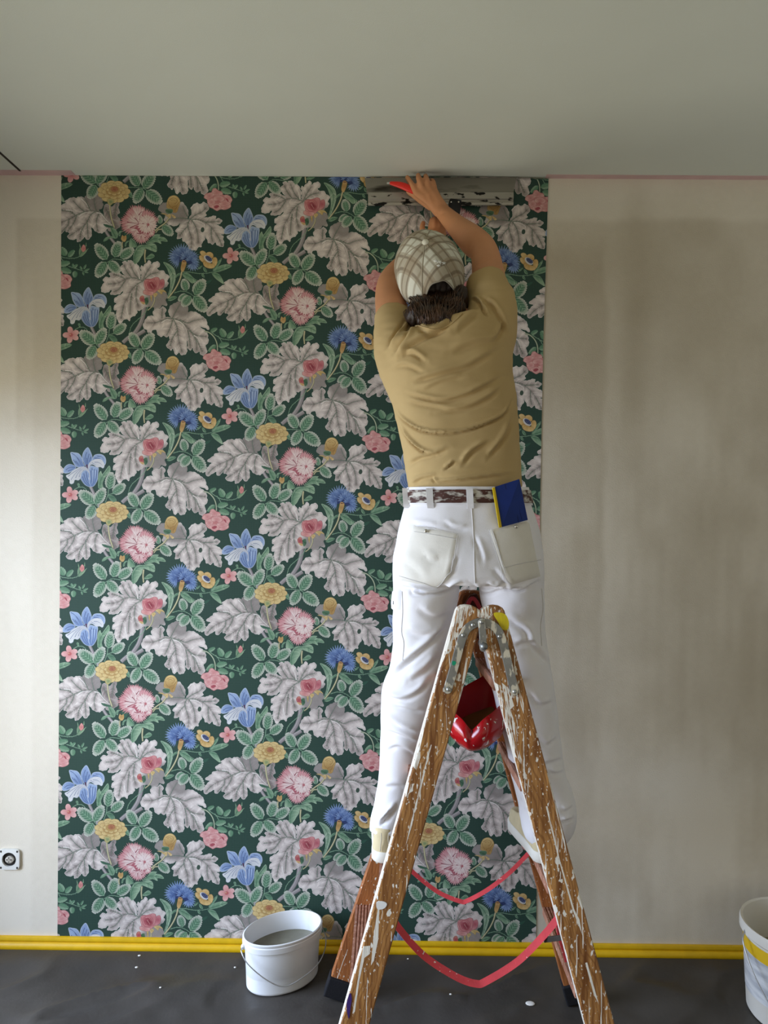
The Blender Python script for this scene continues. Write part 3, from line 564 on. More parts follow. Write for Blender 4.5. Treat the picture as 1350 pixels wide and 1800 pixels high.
# ---------------------------------------------------------------- the room
H = 2.5634; XL, XR_, YB = -1.32, 2.7, -4.6
def gblob(A, X, Z, cx, cz, sx, sz, v): A += v*np.exp(-((X-cx)/sx)**2-((Z-cz)/sz)**2)
def sstep(x, a, b): t = np.clip((x-a)/(b-a), 0, 1); return t*t*(3-2*t)
def plaster_map():
    w, h = 1000, 620; X, Z = np.meshgrid(np.linspace(XL, XR_, w), np.linspace(H, 0, h)); R = np.random.RandomState(3)
    def noise(nx, nz, seed):
        r = np.random.RandomState(seed).rand(nz+2, nx+2); u = np.linspace(0, nx-.001, w); v = np.linspace(0, nz-.001, h)[:, None]
        i, j = u.astype(int)[None, :], v.astype(int); a, b = (u-i), (v-j); a = a*a*(3-2*a); b = b*b*(3-2*b)
        return r[j, i]*(1-a)*(1-b)+r[j, i+1]*a*(1-b)+r[j+1, i]*(1-a)*b+r[j+1, i+1]*a*b-.5
    d = np.zeros_like(X)                                  # plaster darkness; damp / filler on the right
    n1, n2, n3, n4 = noise(14, 9, 1), noise(50, 30, 2), noise(160, 14, 4), noise(300, 200, 5)
    e = .02*n2
    x0 = P(1062, 700, 0)[0]
    right = sstep(X, .70, .72)
    d += right*(.16*sstep(H-Z+e, .115, .150))             # below the primed top band
    d += right*.17*(1-sstep(X+.03*n2, x0-.015, x0+.015))*sstep(H-Z, .14, .3)*(.3+.7*sstep(Z, .7, 1.5))
    gblob(d, X, Z, 1.0+.1, 2.05, .05, .5, .16); gblob(d, X, Z, 1.55, 2.1, .35, .4, .12); gblob(d, X, Z, 1.75, 1.55, .07, .7, .12); gblob(d, X, Z, 1.60, .9, .16, .35, .16)
    gblob(d, X, Z, 1.25, 1.75, .12, .2, -.10); gblob(d, X, Z, 1.05, .9, .10, .6, -.10); gblob(d, X, Z, 1.35, .35, .22, .25, -.18); gblob(d, X, Z, 1.5, .8, .06, .3, .10)
    d += right*(.16*n1+.10*n2+.09*n3*sstep(2.2-Z, 0, .6))
    left = 1-sstep(X, -.9, -.88)
    lx = P(28, 500, 0)[0]; lx2 = P(56, 900, 0)[0]
    k = sstep(X, lx-.01, lx+.01)*(X < 0)
    d += k*.14*sstep(H-Z, .13, .15)*(1-sstep(H-Z, .75, .95)); d += (X < 0)*sstep(X, lx2-.012, lx2+.012)*.07*sstep(H-Z, .2, .5)  # left end darker in its upper part, fading out lower down
    gblob(d, X, Z, -.9, 1.75, .3, .05, .05)
    d += (X < 0)*(.05*n1+.03*n3)
    d += .035*n4
    c = mixc((228, 220, 204), (146, 132, 106), np.clip(d*1.15, 0, 1))
    pink = sstep(Z, .02, .12); c = mixc((222, 200, 180), c, .55+.45*pink) if False else c
    return c
MWALL = mat('plaster', (215, 210, 200), rough=.85, bump=.35, bscale=260, stretch=(1, 1, 1))
t_ = image_node(MWALL, image('plaster_patches', plaster_map()), 'EXTEND'); MWALL.node_tree.links.new(t_.outputs[0], MWALL.node_tree.nodes['Principled BSDF'].inputs['Base Color'])
MCEIL = mat('ceiling_paint', (218, 222, 212), rough=.9, var=.03, scale=3, bump=.15, bscale=300)
MWHITE = mat('white_plaster', (218, 214, 204), rough=.9, var=.04, scale=3)
MYEL = mat('yellow_plastic', (226, 180, 10), rough=.45, var=.10, scale=30, spec=.5)
MPINK = mat('pink_primer', (214, 182, 180), rough=.85, var=.08, scale=14)
def struct(name, V, F, m, parent=None, **k): o = obj(name, V, F, m, parent, smooth_=False, **k); o['kind'] = 'structure'; return o
V = [(XL, 0, 0), (XR_, 0, 0), (XR_, 0, H), (XL, 0, H), (XL, .12, 0), (XR_, .12, 0), (XR_, .12, H), (XL, .12, H)]
F6 = [(0, 1, 2, 3), (5, 4, 7, 6), (4, 0, 3, 7), (1, 5, 6, 2), (3, 2, 6, 7), (4, 5, 1, 0)]
struct('wall_back', V, F6, MWALL, uv=[(0, 0), (1, 0), (1, 1), (0, 1)]*2)
struct('ceiling', *box((XL-.3, YB-.2, H), (XR_+.2, .12, H+.12)), MCEIL)
struct('floor', *box((XL-.3, YB-.2, -.12), (XR_+.2, .12, -.012)), mat('floor_boards', (120, 96, 70), var=.2))
struct('wall_right', *box((XR_, YB, -.01), (XR_+.12, 0, H)), MWHITE)
# left wall with the tall window that lights the room
WY0, WY1, WZ0, WZ1 = WIN
mb = MB(); T = XL-.2
mb.add(*box((T, WY1, -.01), (XL, .0, H))); mb.add(*box((T, YB, -.01), (XL, WY0, H))); mb.add(*box((T, WY0, WZ1), (XL, WY1, H))); mb.add(*box((T, WY0, -.01), (XL, WY1, WZ0)))
struct('wall_left', *mb.get(), MWHITE)
MFRAME = mat('window_paint', (235, 236, 236), rough=.4)
wf = MB()
for y in (WY0, (WY0+WY1)/2-.03, WY1-.06): wf.add(*box((T+.05, y, WZ0), (T+.12, y+.06, WZ1)))
for z in (WZ0, WZ1-.06): wf.add(*box((T+.05, WY0, z), (T+.12, WY1, z+.06)))
struct('window_1', *wf.get(), MFRAME)
# yellow skirting: two rounded ridges on a flat backing
prof = [(0, .043), (-.004, .0445), (-.010, .043), (-.0125, .036), (-.012, .030), (-.0085, .027), (-.0145, .024), (-.019, .018), (-.0195, .010), (-.016, .003), (-.015, -.012), (0, -.012)]
V = [(x, y, z) for x in (XL, XR_) for y, z in prof]; n = len(prof)
o = obj('baseboard_back', V, [(i, (i+1) % n, n+(i+1) % n, n+i) for i in range(n)]+[tuple(range(n)), tuple(range(2*n-1, n-1, -1))], MYEL); o['kind'] = 'structure'; sharpen(o.data, 50)
# pink primer strip where wall and ceiling meet, and the shadow gap between ceiling boards
xa, xb = P(133, 303, 0)[0], P(958, 308, 0)[0]
struct('trim_1', *box((XL, -.036, H-.0015), (xa, 0, H+.001)), MPINK); struct('trim_2', *box((xb, -.027, H-.0015), (XR_, 0, H+.001)), MPINK)
gx = P(44, 300, 0)[0]
struct('trim_3', *box((gx-.004, -1.6, H-.002), (gx+.003, -.03, H)), mat('shadow_gap', (46, 40, 34)))
# ---------------------------------------------------------------- wallpaper: three drops
paint_tile()
g_ = np.concatenate([tile, np.roll(tile, TN//2, 0)], 1); g_ = g_*.80+g_.mean(2, keepdims=True)*.20; g_ = g_*.97
MPAP = mat('printed_paper', (120, 120, 120), rough=.62, spec=.25, bump=.08, bscale=420)
t_ = image_node(MPAP, image('floral_print', g_)); MPAP.node_tree.links.new(t_.outputs[0], MPAP.node_tree.nodes['Principled BSDF'].inputs['Base Color'])
# print coordinates of the wall: one repeat is .53 m; fitted where the photo shows repeat marks
def wall_uv(x, z):
    o = P(106, 600, 0); a = (P(387, 604.6, 0)-o)[[0, 2]]; b = (P(105, 880.7, 0)-o)[[0, 2]]
    return o, a, b
_o, _a, _b = wall_uv(0, 0)
UW = .5270; _o = np.array([-.7936, 0, 2.0147])
def strip(k, x0, x1, z1, top_curl=False):
    nx, nz = 8, 60; V = []; UV = []; z0 = .041
    for j in range(nz+1):
        z = z0+(z1-z0)*j/nz
        for i in range(nx+1):
            xl = x0 if k else P(*LE(z), 0)[0]; xr = x1 if k < 2 else P(*RE(z), 0)[0]
            x = xl+(xr-xl)*i/nx; y = -.0012-.0006*k
            V.append((x, y, z)); UV.append(((x-_o[0])/UW, ((z-_o[2])/UW)))
    m = nx+1
    if top_curl:                                           # untrimmed end of the last drop, folded forward under the ceiling
        for i in range(nx+1): 
            x = V[-m][0]; pass
        base = V[-m:]; ub = UV[-m:]
        for r in range(1, 5):
            for i in range(nx+1):
                x = base[i][0]; a = r/4*math.pi/2; wob = .003+.005*math.sin(math.pi*i/nx)
                V.append((x, base[i][1]-wob*(1-math.cos(a))*1.6-.0005, min(H-.0008, base[i][2]+wob*math.sin(a)*.25))); UV.append((ub[i][0], ub[i][1]+.008*r))
        nz += 4
    F = [(j*m+i, j*m+i+1, (j+1)*m+i+1, (j+1)*m+i) for j in range(nz) for i in range(nx)]
    n0 = len(V); V2 = [(x, y+.0008, z) for x, y, z in V]
    return V+V2, F+[(a+n0, d+n0, c+n0, b+n0) for a, b, c, d in F], UV+UV
def LE(z): y = np.interp(z, [.04, H], [1645, 309]); return float(np.interp(y, [309, 620, 900, 1200, 1645], [107.7, 107.2, 106, 104, 101])), float(y)
def RE(z): y = np.interp(z, [.04, H], [1655, 313]); return float(np.interp(y, [313, 460, 600, 900, 1300, 1655], [964, 959.5, 954.7, 948.8, 945.4, 942])), float(y)
pap = thing('wallpaper', 'dark green floral wallpaper with grey leaves and colourful flowers on the back wall', 'wallpaper', (_o[0]+.8, 0, 0))
s1, s2 = _o[0]+UW, _o[0]+2*UW
for k, (a, b) in enumerate(((0, s1), (s1, s2), (s2, 0))):
    V, F, UV = strip(k, a, b, H-.001 if k < 2 else H-.006, k == 2)
    UV = [(u, v) for u, v in UV]
    UV = [(u*.5, v) for u, v in UV]
    V = [(x+(.0004 if (k == 0) else 0), y, z) for x, y, z in V]
    obj('wallpaper_strip', V, F, MPAP, pap, uv=UV)
# ---------------------------------------------------------------- dust sheet on the floor
FLAT = ((-.025, -.137, .15), (1.507, -.27, .20), (-.155, -.235, .07), (.61, -.235, .07), (-.19, -.68, .08), (.62, -.68, .08))
def sheet():
    nx, ny = 300, 170; x = np.linspace(-1.3, 2.65, nx+1); y = np.linspace(-3.0, -.021, ny+1); X, Y = np.meshgrid(x, y)
    q = np.stack([X.ravel(), Y.ravel(), np.zeros(X.size)], 1)
    w = vnoise(q*(1.0, 2.4, 1), 4, 1)+.6*vnoise(q @ np.array([[.8, .6, 0], [-.6, .8, 0], [0, 0, 1]])*(2.5, 6, 1), 4, 2)+.3*vnoise(q*(7, 9, 1), 3, 3)
    rid = 1-np.abs(2*vnoise(q @ np.array([[.87, -.5, 0], [.5, .87, 0], [0, 0, 1]])*(1.2, 4.2, 1), 3, 6)-1)
    z = -.010+.012*w/1.9+.016*np.clip(rid-.55, 0, 1)**1.3*2.2
    z = z.reshape(X.shape); k_ = np.clip((-.02-Y)/.09, .0, 1); z = z*k_+.006*(1-k_); z = np.minimum(z*1.25, .017)
    for fx, fy, fr in FLAT: z = np.where(np.hypot(X-fx, Y-fy) < fr, np.minimum(z, -.001), np.minimum(z, -.001+.7*(np.hypot(X-fx, Y-fy)-fr)+.0*z))
    V = np.stack([X.ravel(), Y.ravel(), z.ravel()], 1); m = nx+1
    return V, [(j*m+i, j*m+i+1, (j+1)*m+i+1, (j+1)*m+i) for j in range(ny) for i in range(nx)]
SV, SF = sheet()
MSHEET = mat('dust_sheet', (72, 68, 64), rough=.46, var=.22, scale=7, bump=.3, bscale=90, spec=.35)
ds = obj('dust_sheet', SV, SF, MSHEET); tag(ds, 'wrinkled dark grey dust sheet covering the whole floor', 'dust sheet')
MDROP = mat('dried_paint', (236, 234, 228), rough=.4)
def floor_px(px, py, z=0.0):
    d = ray(px, py); t = (z-CAM[2])/d[2]; return CAM+d*t
for (px, py, r, a) in ((932, 1766, .011, .3), (245, 1683, .004, 1.2), (240, 1699, .004, 0), (605, 1748, .003, 0), (792, 1752, .003, 0), (413, 1703, .003, 0), (282, 1742, .003, .5), (717, 1690, .0025, 0)):
    c = floor_px(px, py); i = np.argmin((SV[:, 0]-c[0])**2+(SV[:, 1]-c[1])**2); c[2] = SV[i, 2]+.001
    V, F = ellipsoid(c, (r*1.3, r, .0018), seg=10, rg=6); obj('paint_drop', V, F, MDROP, ds)
# ---------------------------------------------------------------- uncovered wall socket
c = P(18, 1509, 0); MSOCK = mat('socket_plastic', (232, 232, 226), rough=.45, var=.03); MDK = mat('dark_hole', (38, 36, 34), rough=.6)
sk = thing('wall_socket', 'white wall socket without its cover plate on the bare left wall', 'socket', (c[0], -.004, c[2]))
mb = MB(); hs, ri = .034, .0235; nsg = 32
ring = [(c[0]+ri*math.cos(2*math.pi*k/nsg), c[2]+ri*math.sin(2*math.pi*k/nsg)) for k in range(nsg)]
def sqr(k, s):
    a = 2*math.pi*k/nsg; ca, sa = math.cos(a), math.sin(a); m_ = max(abs(ca), abs(sa)); q = min(1/m_, 1.28); return c[0]+s*q*ca, c[2]+s*q*sa
out = [sqr(k, hs) for k in range(nsg)]
V = [(x, -.009, z) for x, z in ring]+[(x, -.008, z) for x, z in out]+[(x, -.0005, z) for x, z in out]+[(x, .0+.0-.0015, z) for x, z in ring]
F = [(r*nsg+k, r*nsg+(k+1) % nsg, (r+1)*nsg+(k+1) % nsg, (r+1)*nsg+k) for r in range(2) for k in range(nsg)]+[(k, 3*nsg+k, 3*nsg+(k+1) % nsg, (k+1) % nsg) for k in range(nsg)]
obj('frame', V, F, MSOCK, sk, auto=30)
V, F = lathe([(0, 0), (ri, 0), (ri, .001), (0, .001)], (0, 0, 0), 28); V = [(c[0]+x, -.0012-z, c[2]+y) for x, y, z in V]; obj('recess', V, F, MDK, sk, smooth_=False)
V, F = lathe([(0, .0), (.014, .0), (.014, .006), (.012, .0075), (0, .0075)], (0, 0, 0), 24, 1, .8); V = [(c[0]+.001+x, -.002-z, c[2]-.001+y) for x, y, z in V]; ins = obj('insert', V, F, mat('socket_insert', (196, 190, 178), rough=.5), sk, auto=40)
for dx, dz, r in ((-.006, 0, .0022), (.007, 0, .0022), (0, .006, .0018), (0, -.007, .0018), (.001, 0, .0012)):
    V, F = lathe([(0, 0), (r, 0), (r, .001), (0, .001)], (0, 0, 0), 10); obj('pin_hole', [(c[0]+dx+x, -.0094-z, c[2]+dz+y) for x, y, z in V], F, MDK, ins, smooth_=False)
for sx in (-1, 1):
    for sz in (-1, 1):
        V, F = box((c[0]+sx*.027-.002, -.0096, c[2]+sz*.027-.003), (c[0]+sx*.027+.002, -.0075, c[2]+sz*.027+.003)); obj('screw_slot', V, F, MDK, sk, smooth_=False)
# ---------------------------------------------------------------- white oval bucket
MBUCK = mat('white_plastic', (236, 238, 240), rough=.38, var=.02, scale=9, spec=.5); MWIRE = mat('wire', (190, 192, 196), rough=.3, metal=.9); MWATER = mat('murky_water', (120, 116, 96), rough=.06, var=.2, scale=20, spec=.8)
bc = floor_px(499, 1728); bc[1] = -.137; bc[0] = P(497, 1700, -.137)[0]
bz = .002; rot = math.radians(32); ea, eb = .125, .086; hB = .160
bk = thing('bucket', 'small white oval bucket with murky water and wire handle in front of the wallpaper', 'bucket', (bc[0], bc[1], bz))
pr = [(.0, 0), (.90, 0), (.925, .004), (.975, hB-.032), (1.0, hB-.030), (1.035, hB-.028), (1.04, hB-.012), (1.02, hB-.010), (1.03, hB-.008), (1.035, hB-.002), (1.0, hB), (.975, hB-.003), (.93, .006), (0, .006)]
V, F = lathe([(r, z) for r, z in pr], (bc[0], bc[1], bz), 56, ea, eb, rot); obj('body', V, F, MBUCK, bk, auto=40)
V, F = lathe([(0, 0), (.955, 0)], (bc[0], bc[1], bz+hB*.62), 48, ea, eb, rot); obj('water', V, F, MWATER, bk)
e1 = np.array([bc[0]-ea*math.cos(rot)*1.05, bc[1]-ea*math.sin(rot)*1.05, bz+hB-.022]); e2 = np.array([bc[0]+ea*math.cos(rot)*1.05, bc[1]+ea*math.sin(rot)*1.05, bz+hB-.022])
hp = [e1, P(424, 1672, e1[1]-.02), P(436, 1695, -.248), P(468, 1722, -.262), P(500, 1734, -.262), P(535, 1716, -.245), P(562, 1690, -.19), P(573, 1655, e2[1]-.01), e2]
o = obj('handle', *tube(hp, .0017, 8, 6), MWIRE, bk)
for e in (e1, e2): V, F = ellipsoid(e, (.007, .007, .009), seg=12, rg=8); obj('handle_boss', V, F, MBUCK, bk)
# ---------------------------------------------------------------- big bucket cut by the right edge
R2, h2 = .150, .265; cB = np.array([1.507, -.27, .002]); 
b2 = thing('bucket', 'large white bucket with yellow and grey label bands cut off by the right edge', 'bucket', tuple(cB))
pr = [(0, 0), (R2*.86, 0), (R2*.885, .006), (R2*.965, h2-.035), (R2*1.0, h2-.033), (R2*1.03, h2-.028), (R2*1.03, h2-.008), (R2*1.01, h2), (R2*.965, h2-.003), (R2*.87, .008), (0, .008)]
obj('body', *lathe(pr, cB, 64), mat('cream_plastic', (232, 228, 218), rough=.4, var=.03), b2, auto=40)
rad = lambda z: R2*(.885+(.965-.885)*(z-.006)/(h2-.041))+.0008
for nm, za, zb, cc, c2 in (('label_band', .184, .222, (238, 196, 40), None), ('label_band', .062, .184, (176, 180, 188), (226, 228, 230))):
    obj(nm, *lathe([(rad(za), za), (rad(zb), zb)], cB, 64), mat('band', cc, rough=.5, col2=c2, scale=16, stretch=(.6, .6, 3)) if c2 else mat('band_yellow', cc, rough=.45, var=.05), b2, label='yellow band' if c2 is None else 'grey patterned band')
obj('contents', *lathe([(0, 0), (R2*.94, 0)], cB+(0, 0, h2*.55), 48), mat('paste', (150, 138, 104), rough=.4, var=.2), b2)
a0 = cB+(-R2*1.03, 0, h2-.02); hp = [a0, a0+(-.012, -.02, -.03), cB+(-R2*1.02, -.08, .14), cB+(-R2*.7, -.15, .06), cB+(0, -.175, .02), cB+(R2*.7, -.15, .06), cB+(R2*1.02, -.08, .14), cB+(R2*1.03, 0, h2-.02)]
obj('handle', *tube(hp, .002, 8, 6), MWIRE, b2)
# ---------------------------------------------------------------- wooden double ladder
def paint_mask(seed, w=240, h=1600, strokes=(), dens=1.0, lean0=0.0, edge=()):
    """alpha of dried paint on a rail face; row 0 is the top"""
    R = np.random.RandomState(seed); A = np.zeros((h, w), np.float32)
    def poly(Pp, v=1.0):
        Pp = np.asarray(Pp); x0, y0 = np.floor(Pp.min(0)).astype(int)-1; x1, y1 = np.ceil(Pp.max(0)).astype(int)+1
        m = pmask(Pp, x0, y0, x1-x0, y1-y0); a, b, c, d = max(0, x0), min(w, x1), max(0, y0), min(h, y1)
        if b > a and d > c: T = A[c:d, a:b]; T[m[c-y0:d-y0, a-x0:b-x0]] = v
    for k in range(int(330*dens)):                         # flecks
        x, y = R.rand()*w, h*R.rand()**1.15; r = 1.6+R.rand()**4*9
        t = np.linspace(0, 6.283, 10)[:-1]; q = r*(.7+.6*R.rand(9)); poly(np.stack([x+q*np.cos(t)+q*.8*lean0*np.sin(t), y+q*.75*np.sin(t)], 1))
    for k in range(int(42*dens)):                          # runs
        x, y = R.rand()*w, h*R.rand()**1.5*.9; L = 14+R.rand()**2.2*130; n = 9; lean = lean0+R.uniform(-.08, .08)
        yy = np.linspace(0, L, n); xx = x+lean*yy+np.cumsum(R.randn(n))*1.6; ww = (1.6+R.rand()*3.4)*np.array([.4, .8, 1, .9, .8, .8, 1, 1.3, .5])
        poly(np.concatenate([np.stack([xx-ww, y+yy], 1), np.stack([xx+ww, y+yy], 1)[::-1]]))
    for k in range(int(14*dens)):                          # blotches
        x, y = R.rand()*w, h*R.rand()**1.3*.8; t = np.linspace(0, 6.283, 16)[:-1]; q = (5+R.rand()*12)*(.6+.7*R.rand(15)); poly(np.stack([x+q*np.cos(t)*1.2, y+q*.8*np.sin(t)], 1))
    for Pp in strokes: poly(np.asarray(Pp, float)*(w, h))
    for k in range(520):                                   # worn through to the wood
        x, y = R.rand()*w, R.rand()**1.4*.42*h; L = 6+R.rand()**2*60; yy = np.array([0, L*.5, L]); xx = x+lean0*.4*yy; ww = (.8+R.rand()**2*7)*np.array([.3, 1, .3]); poly(np.concatenate([np.stack([xx-ww, y+yy], 1), np.stack([xx+ww, y+yy], 1)[::-1]]), 0.0)
    for e in edge:
        for k in range(60):
            y = h*k/60; q = e*w*(.75+.5*R.rand()); poly([(0, y), (q, y+2), (q*(.7+.5*R.rand()), y+h/60), (0, y+h/60+2)])
    return A
def wood_mat(name, base=(186, 134, 76), dark=(118, 72, 34), mask=None, uvw=True):
    m = mat(name, base, rough=.5, spec=.35, col2=dark, scale=34, stretch=(2.2, 2.2, .12), detail=7, bump=.5, bscale=90)
    nt = m.node_tree; b = nt.nodes['Principled BSDF']
    if uvw:
        u = nt.nodes.new('ShaderNodeUVMap'); u.uv_map = 'uv'; mp = nt.nodes.new('ShaderNodeMapping'); mp.inputs['Scale'].default_value = (1, 9, 1); mp.inputs['Location'].default_value = (len(name)*1.7, len(name)*.9, 0)
        n1 = nt.nodes.new('ShaderNodeTexNoise'); n1.inputs['Scale'].default_value = .9; n1.inputs['Detail'].default_value = 2
        a1 = nt.nodes.new('ShaderNodeMath'); a1.operation = 'MULTIPLY_ADD'; a1.inputs[1].default_value = 46
        sx = nt.nodes.new('ShaderNodeSeparateXYZ'); a2 = nt.nodes.new('ShaderNodeMath'); a2.operation = 'MULTIPLY'; a2.inputs[1].default_value = 44
        si = nt.nodes.new('ShaderNodeMath'); si.operation = 'SINE'; mr = nt.nodes.new('ShaderNodeMapRange'); mr.inputs[1].default_value = .15; mr.inputs[2].default_value = 1.0; mr.inputs[4].default_value = .62
        nt.links.new(u.outputs[0], mp.inputs[0]); nt.links.new(mp.outputs[0], n1.inputs['Vector']); nt.links.new(u.outputs[0], sx.inputs[0]); nt.links.new(sx.outputs[0], a2.inputs[0])
        nt.links.new(n1.outputs['Fac'], a1.inputs[0]); nt.links.new(a2.outputs[0], a1.inputs[2]); nt.links.new(a1.outputs[0], si.inputs[0]); nt.links.new(si.outputs[0], mr.inputs[0])
        over(m, mr.outputs[0], dark)
    if mask is not None:
        t = image_node(m, image(name+'_paint', np.repeat(mask[..., None]*255, 3, 2)), 'CLIP'); over(m, t.outputs[0], (232, 226, 212))
    over(m, noise_mask(m, 160, .66, .70, (1, 1, .6)), (226, 218, 202))
    return m
LAD_L = 'tall wooden step ladder splashed with white paint, straddled by the worker'
NT, NB = P(845, 1085, -.575), None
apexN, apexF = np.array([.232, -.575, 1.215]), np.array([.212, -.275, 1.215])
axN = P(845, 1095, -.575)[0]; axF = P(838, 1060, -.27)[0]
lad = thing('step_ladder', LAD_L, 'ladder', (axN, -.45, 0))
# rails: top centre and foot centre read from the photo at the depth of each frame
def rail_pts(pxt, pyt, yt, pxb, pyb, yb, z_top, z_bot):
    a, b = P(pxt, pyt, yt), P(pxb, pyb, yb); d = b-a
    f = lambda z: a+d*((z-a[2])/d[2])
    return f(z_top), f(z_bot)
yN = lambda z: -.575-(1.215-z)*.075
yF = lambda z: -.266+(1.215-z)*.03
def yat(px, py, fy):
    y = fy(.6)
    for _ in range(8): y = fy(P(px, py, y)[2])
    return y
def Pf(px, py, fy): return P(px, py, yat(px, py, fy))
def ext(a, b, z): return a+(b-a)*((z-a[2])/(b[2]-a[2]))
WID, THK = .070, .030
nl_t, nl_b = Pf(819, 1095, yN), Pf(622, 1800, yN); nr_t, nr_b = Pf(866, 1095, yN), Pf(1053, 1800, yN)
fl_t, fl_b = Pf(800, 1130, yF), Pf(598, 1730, yF); fr_t, fr_b = Pf(863, 1180, yF), Pf(1012, 1735, yF)
def rail(name, a, b, ztop, m, fy, wid=WID, zbot=.012, lab=None, uvs=True, round_top=True, lch=.003):
    A_, B_ = ext(a, b, ztop), ext(a, b, zbot); d = (B_-A_)/np.linalg.norm(B_-A_); L = np.linalg.norm(B_-A_)
    wv = np.array([1., 0, 0]); wv -= d*(wv@d); wv /= np.linalg.norm(wv); nv = np.cross(wv, d); nv = -nv if nv[1] > 0 else nv   # nv points to the camera side
    # outline in (s along width -1..1, t metres along rail)
    out = []
    for k in range(9):
        t = math.pi*k/8; out.append((-math.cos(t)*wid/2, wid*.32*(1-math.sin(t))))
    out += [(wid/2, L), (-wid/2, L)]
    O = np.array(out); n = len(O)
    ch = .003; ctr = np.array([0, L/2])
    def ringp(off, inset):
        Q = O.copy(); Q[:, 0] -= np.sign(Q[:, 0])*inset*(np.abs(Q[:, 0]) > wid*.2)*np.where(Q[:, 0] < 0, lch/ch, 1); Q[:, 1] += np.where(Q[:, 1] < L/2, inset, -inset)
        return np.array([A_+wv*s+d*t+nv*off for s, t in Q]), Q
    r0, q0 = ringp(THK/2, ch); r1, q1 = ringp(THK/2-ch, 0); r2, q2 = ringp(-THK/2+ch, 0); r3, q3 = ringp(-THK/2, ch)
    V = np.concatenate([r0, r1, r2, r3]); F = [tuple(range(n))]+[(r*n+k, r*n+(k+1) % n, (r+1)*n+(k+1) % n, (r+1)*n+k) for r in range(3) for k in range(n)]+[tuple(range(3*n, 4*n))[::-1]]
    UV = [(.5+q[0]/wid*.96, 1-q[1]/L) for q in np.concatenate([q0, q1, q2, q3])]
    return obj(name, V, F, m, lad, smooth_=False, uv=UV, label=lab), A_, B_
topw = [[(0, 0), (.5, 0), (.62, .012), (.45, .03), (.5, .045), (.30, .05), (.36, .065), (.2, .075), (.22, .10), (.1, .105), (.08, .12), (0, .13)], [(.7, 0), (1, 0), (1, .02), (.8, .018)], [(0, .24), (.07, .245), (.12, .29), (.22, .31), (.20, .335), (.06, .33), (0, .34)], [(.42, .28), (.47, .28), (.52, .36), (.56, .44), (.54, .48), (.50, .44), (.46, .36)], [(.05, .365), (.26, .36), (.28, .375), (.1, .385), (.05, .375)], [(.2, .60), (.24, .60), (.5, .66), (.55, .70), (.5, .71), (.3, .65)], [(.08, .68), (.30, .675), (.36, .69), (.22, .70), (.26, .74), (.40, .80), (.34, .805), (.18, .73)], [(.8, .10), (.86, .10), (.98, .15), (1, .19), (.95, .19)]]
topr = [[(0, 0), (.5, 0), (.4, .02), (.42, .035), (.2, .045), (.24, .03), (0, .04)], [(.0, .145), (.16, .155), (.22, .148), (.44, .165), (.46, .20), (.30, .205), (.34, .23), (.22, .26), (.24, .32), (.12, .30), (0, .29)], [(.5, .10), (.62, .09), (.7, .13), (.66, .19), (.58, .20), (.6, .15)], [(.62, .40), (.68, .40), (.62, .50), (.66, .60), (.74, .62), (.7, .65), (.6, .6), (.58, .5)], [(.95, .34), (1, .34), (.95, .47), (.88, .5)], [(.85, .58), (1, .57), (1, .60), (.9, .605)], [(.55, .7), (.62, .7), (.64, .78), (.56, .76)], [(.5, .05), (.72, .08), (.8, .2), (.7, .22), (.6, .12)]]
MW1 = wood_mat('rail_wood_left', mask=paint_mask(11, strokes=topw, dens=.75, lean0=.72, edge=(.06,))); MW2 = wood_mat('rail_wood_right', mask=paint_mask(23, strokes=topr, dens=1.35, lean0=-.70, edge=(.03,))); MW3 = wood_mat('rail_wood_rear', (178, 112, 62), (140, 82, 44), mask=paint_mask(5, dens=.25)); MTR = wood_mat('tread_wood', (184, 134, 110), (150, 100, 78), uvw=False)
rail('rail', nl_t, nl_b, 1.238, MW1, yN, lch=.006); rail('rail', nr_t, nr_b, 1.238, MW2, yN, lch=.006)
rail('rail', fl_t, fl_b, 1.238, MW3, yF); rail('rail', fr_t, fr_b, 1.238, MW3, yF)
MBLK = mat('black_rubber', (26, 26, 30), rough=.75, bump=.3, bscale=200); MGAL = mat('galvanised_steel', (150, 152, 150), rough=.42, metal=.75, var=.25, scale=30)
over(MGAL, noise_mask(MGAL, 60, .52, .58, (1, 1, .5)), (222, 220, 208)); MSTEEL = mat('bolt_steel', (190, 190, 184), rough=.35, metal=.8, var=.2)
MYP = mat('yellow_paint', (226, 204, 40), rough=.5, var=.25, scale=60, stretch=(1, 1, .3)); MPUR = mat('purple_paint', (66, 44, 110), rough=.5); MGRN = mat('green_paint', (20, 150, 110), rough=.5)
for a, b in ((nl_t, nl_b), (nr_t, nr_b), (fl_t, fl_b), (fr_t, fr_b)):
    p, q = ext(a, b, .068), ext(a, b, .009); V, F = beam(p, q, (1, 0, 0), WID+.010, THK+.014, .004); obj('rubber_foot', V, F, MBLK, lad, smooth_=False)
# grooved treads joining the near and far rails
for (a, b, c, d, s) in ((nl_t, nl_b, fl_t, fl_b, -1), (nr_t, nr_b, fr_t, fr_b, 1)):
    for z in (.30, .548, .796, 1.044):
        p, q = ext(a, b, z), ext(c, d, z); p = p+(0, THK/2+.001, 0); q = q-(0, THK/2+.001, 0)
        w, t, ng = .064, .022, 7; p = p+(-.003, 0, 0); q = q+(-.004, 0, 0); sec = [(-w/2, -t), (w/2, -t)]
        for k in range(ng, -1, -1):
            x = -w/2+w*k/ng; sec += [(x, 0)] if k in (0, ng) else [(x+.0028, 0), (x+.0012, -.0032), (x-.0012, -.0032), (x-.0028, 0)]
        n = len(sec); V = [p+(x, 0, y) for x, y in sec]+[q+(x, 0, y) for x, y in sec]
        obj('tread', V, [(i, (i+1) % n, n+(i+1) % n, n+i) for i in range(n)]+[tuple(range(n))[::-1], tuple(range(n, 2*n))], MTR, lad, smooth_=False)
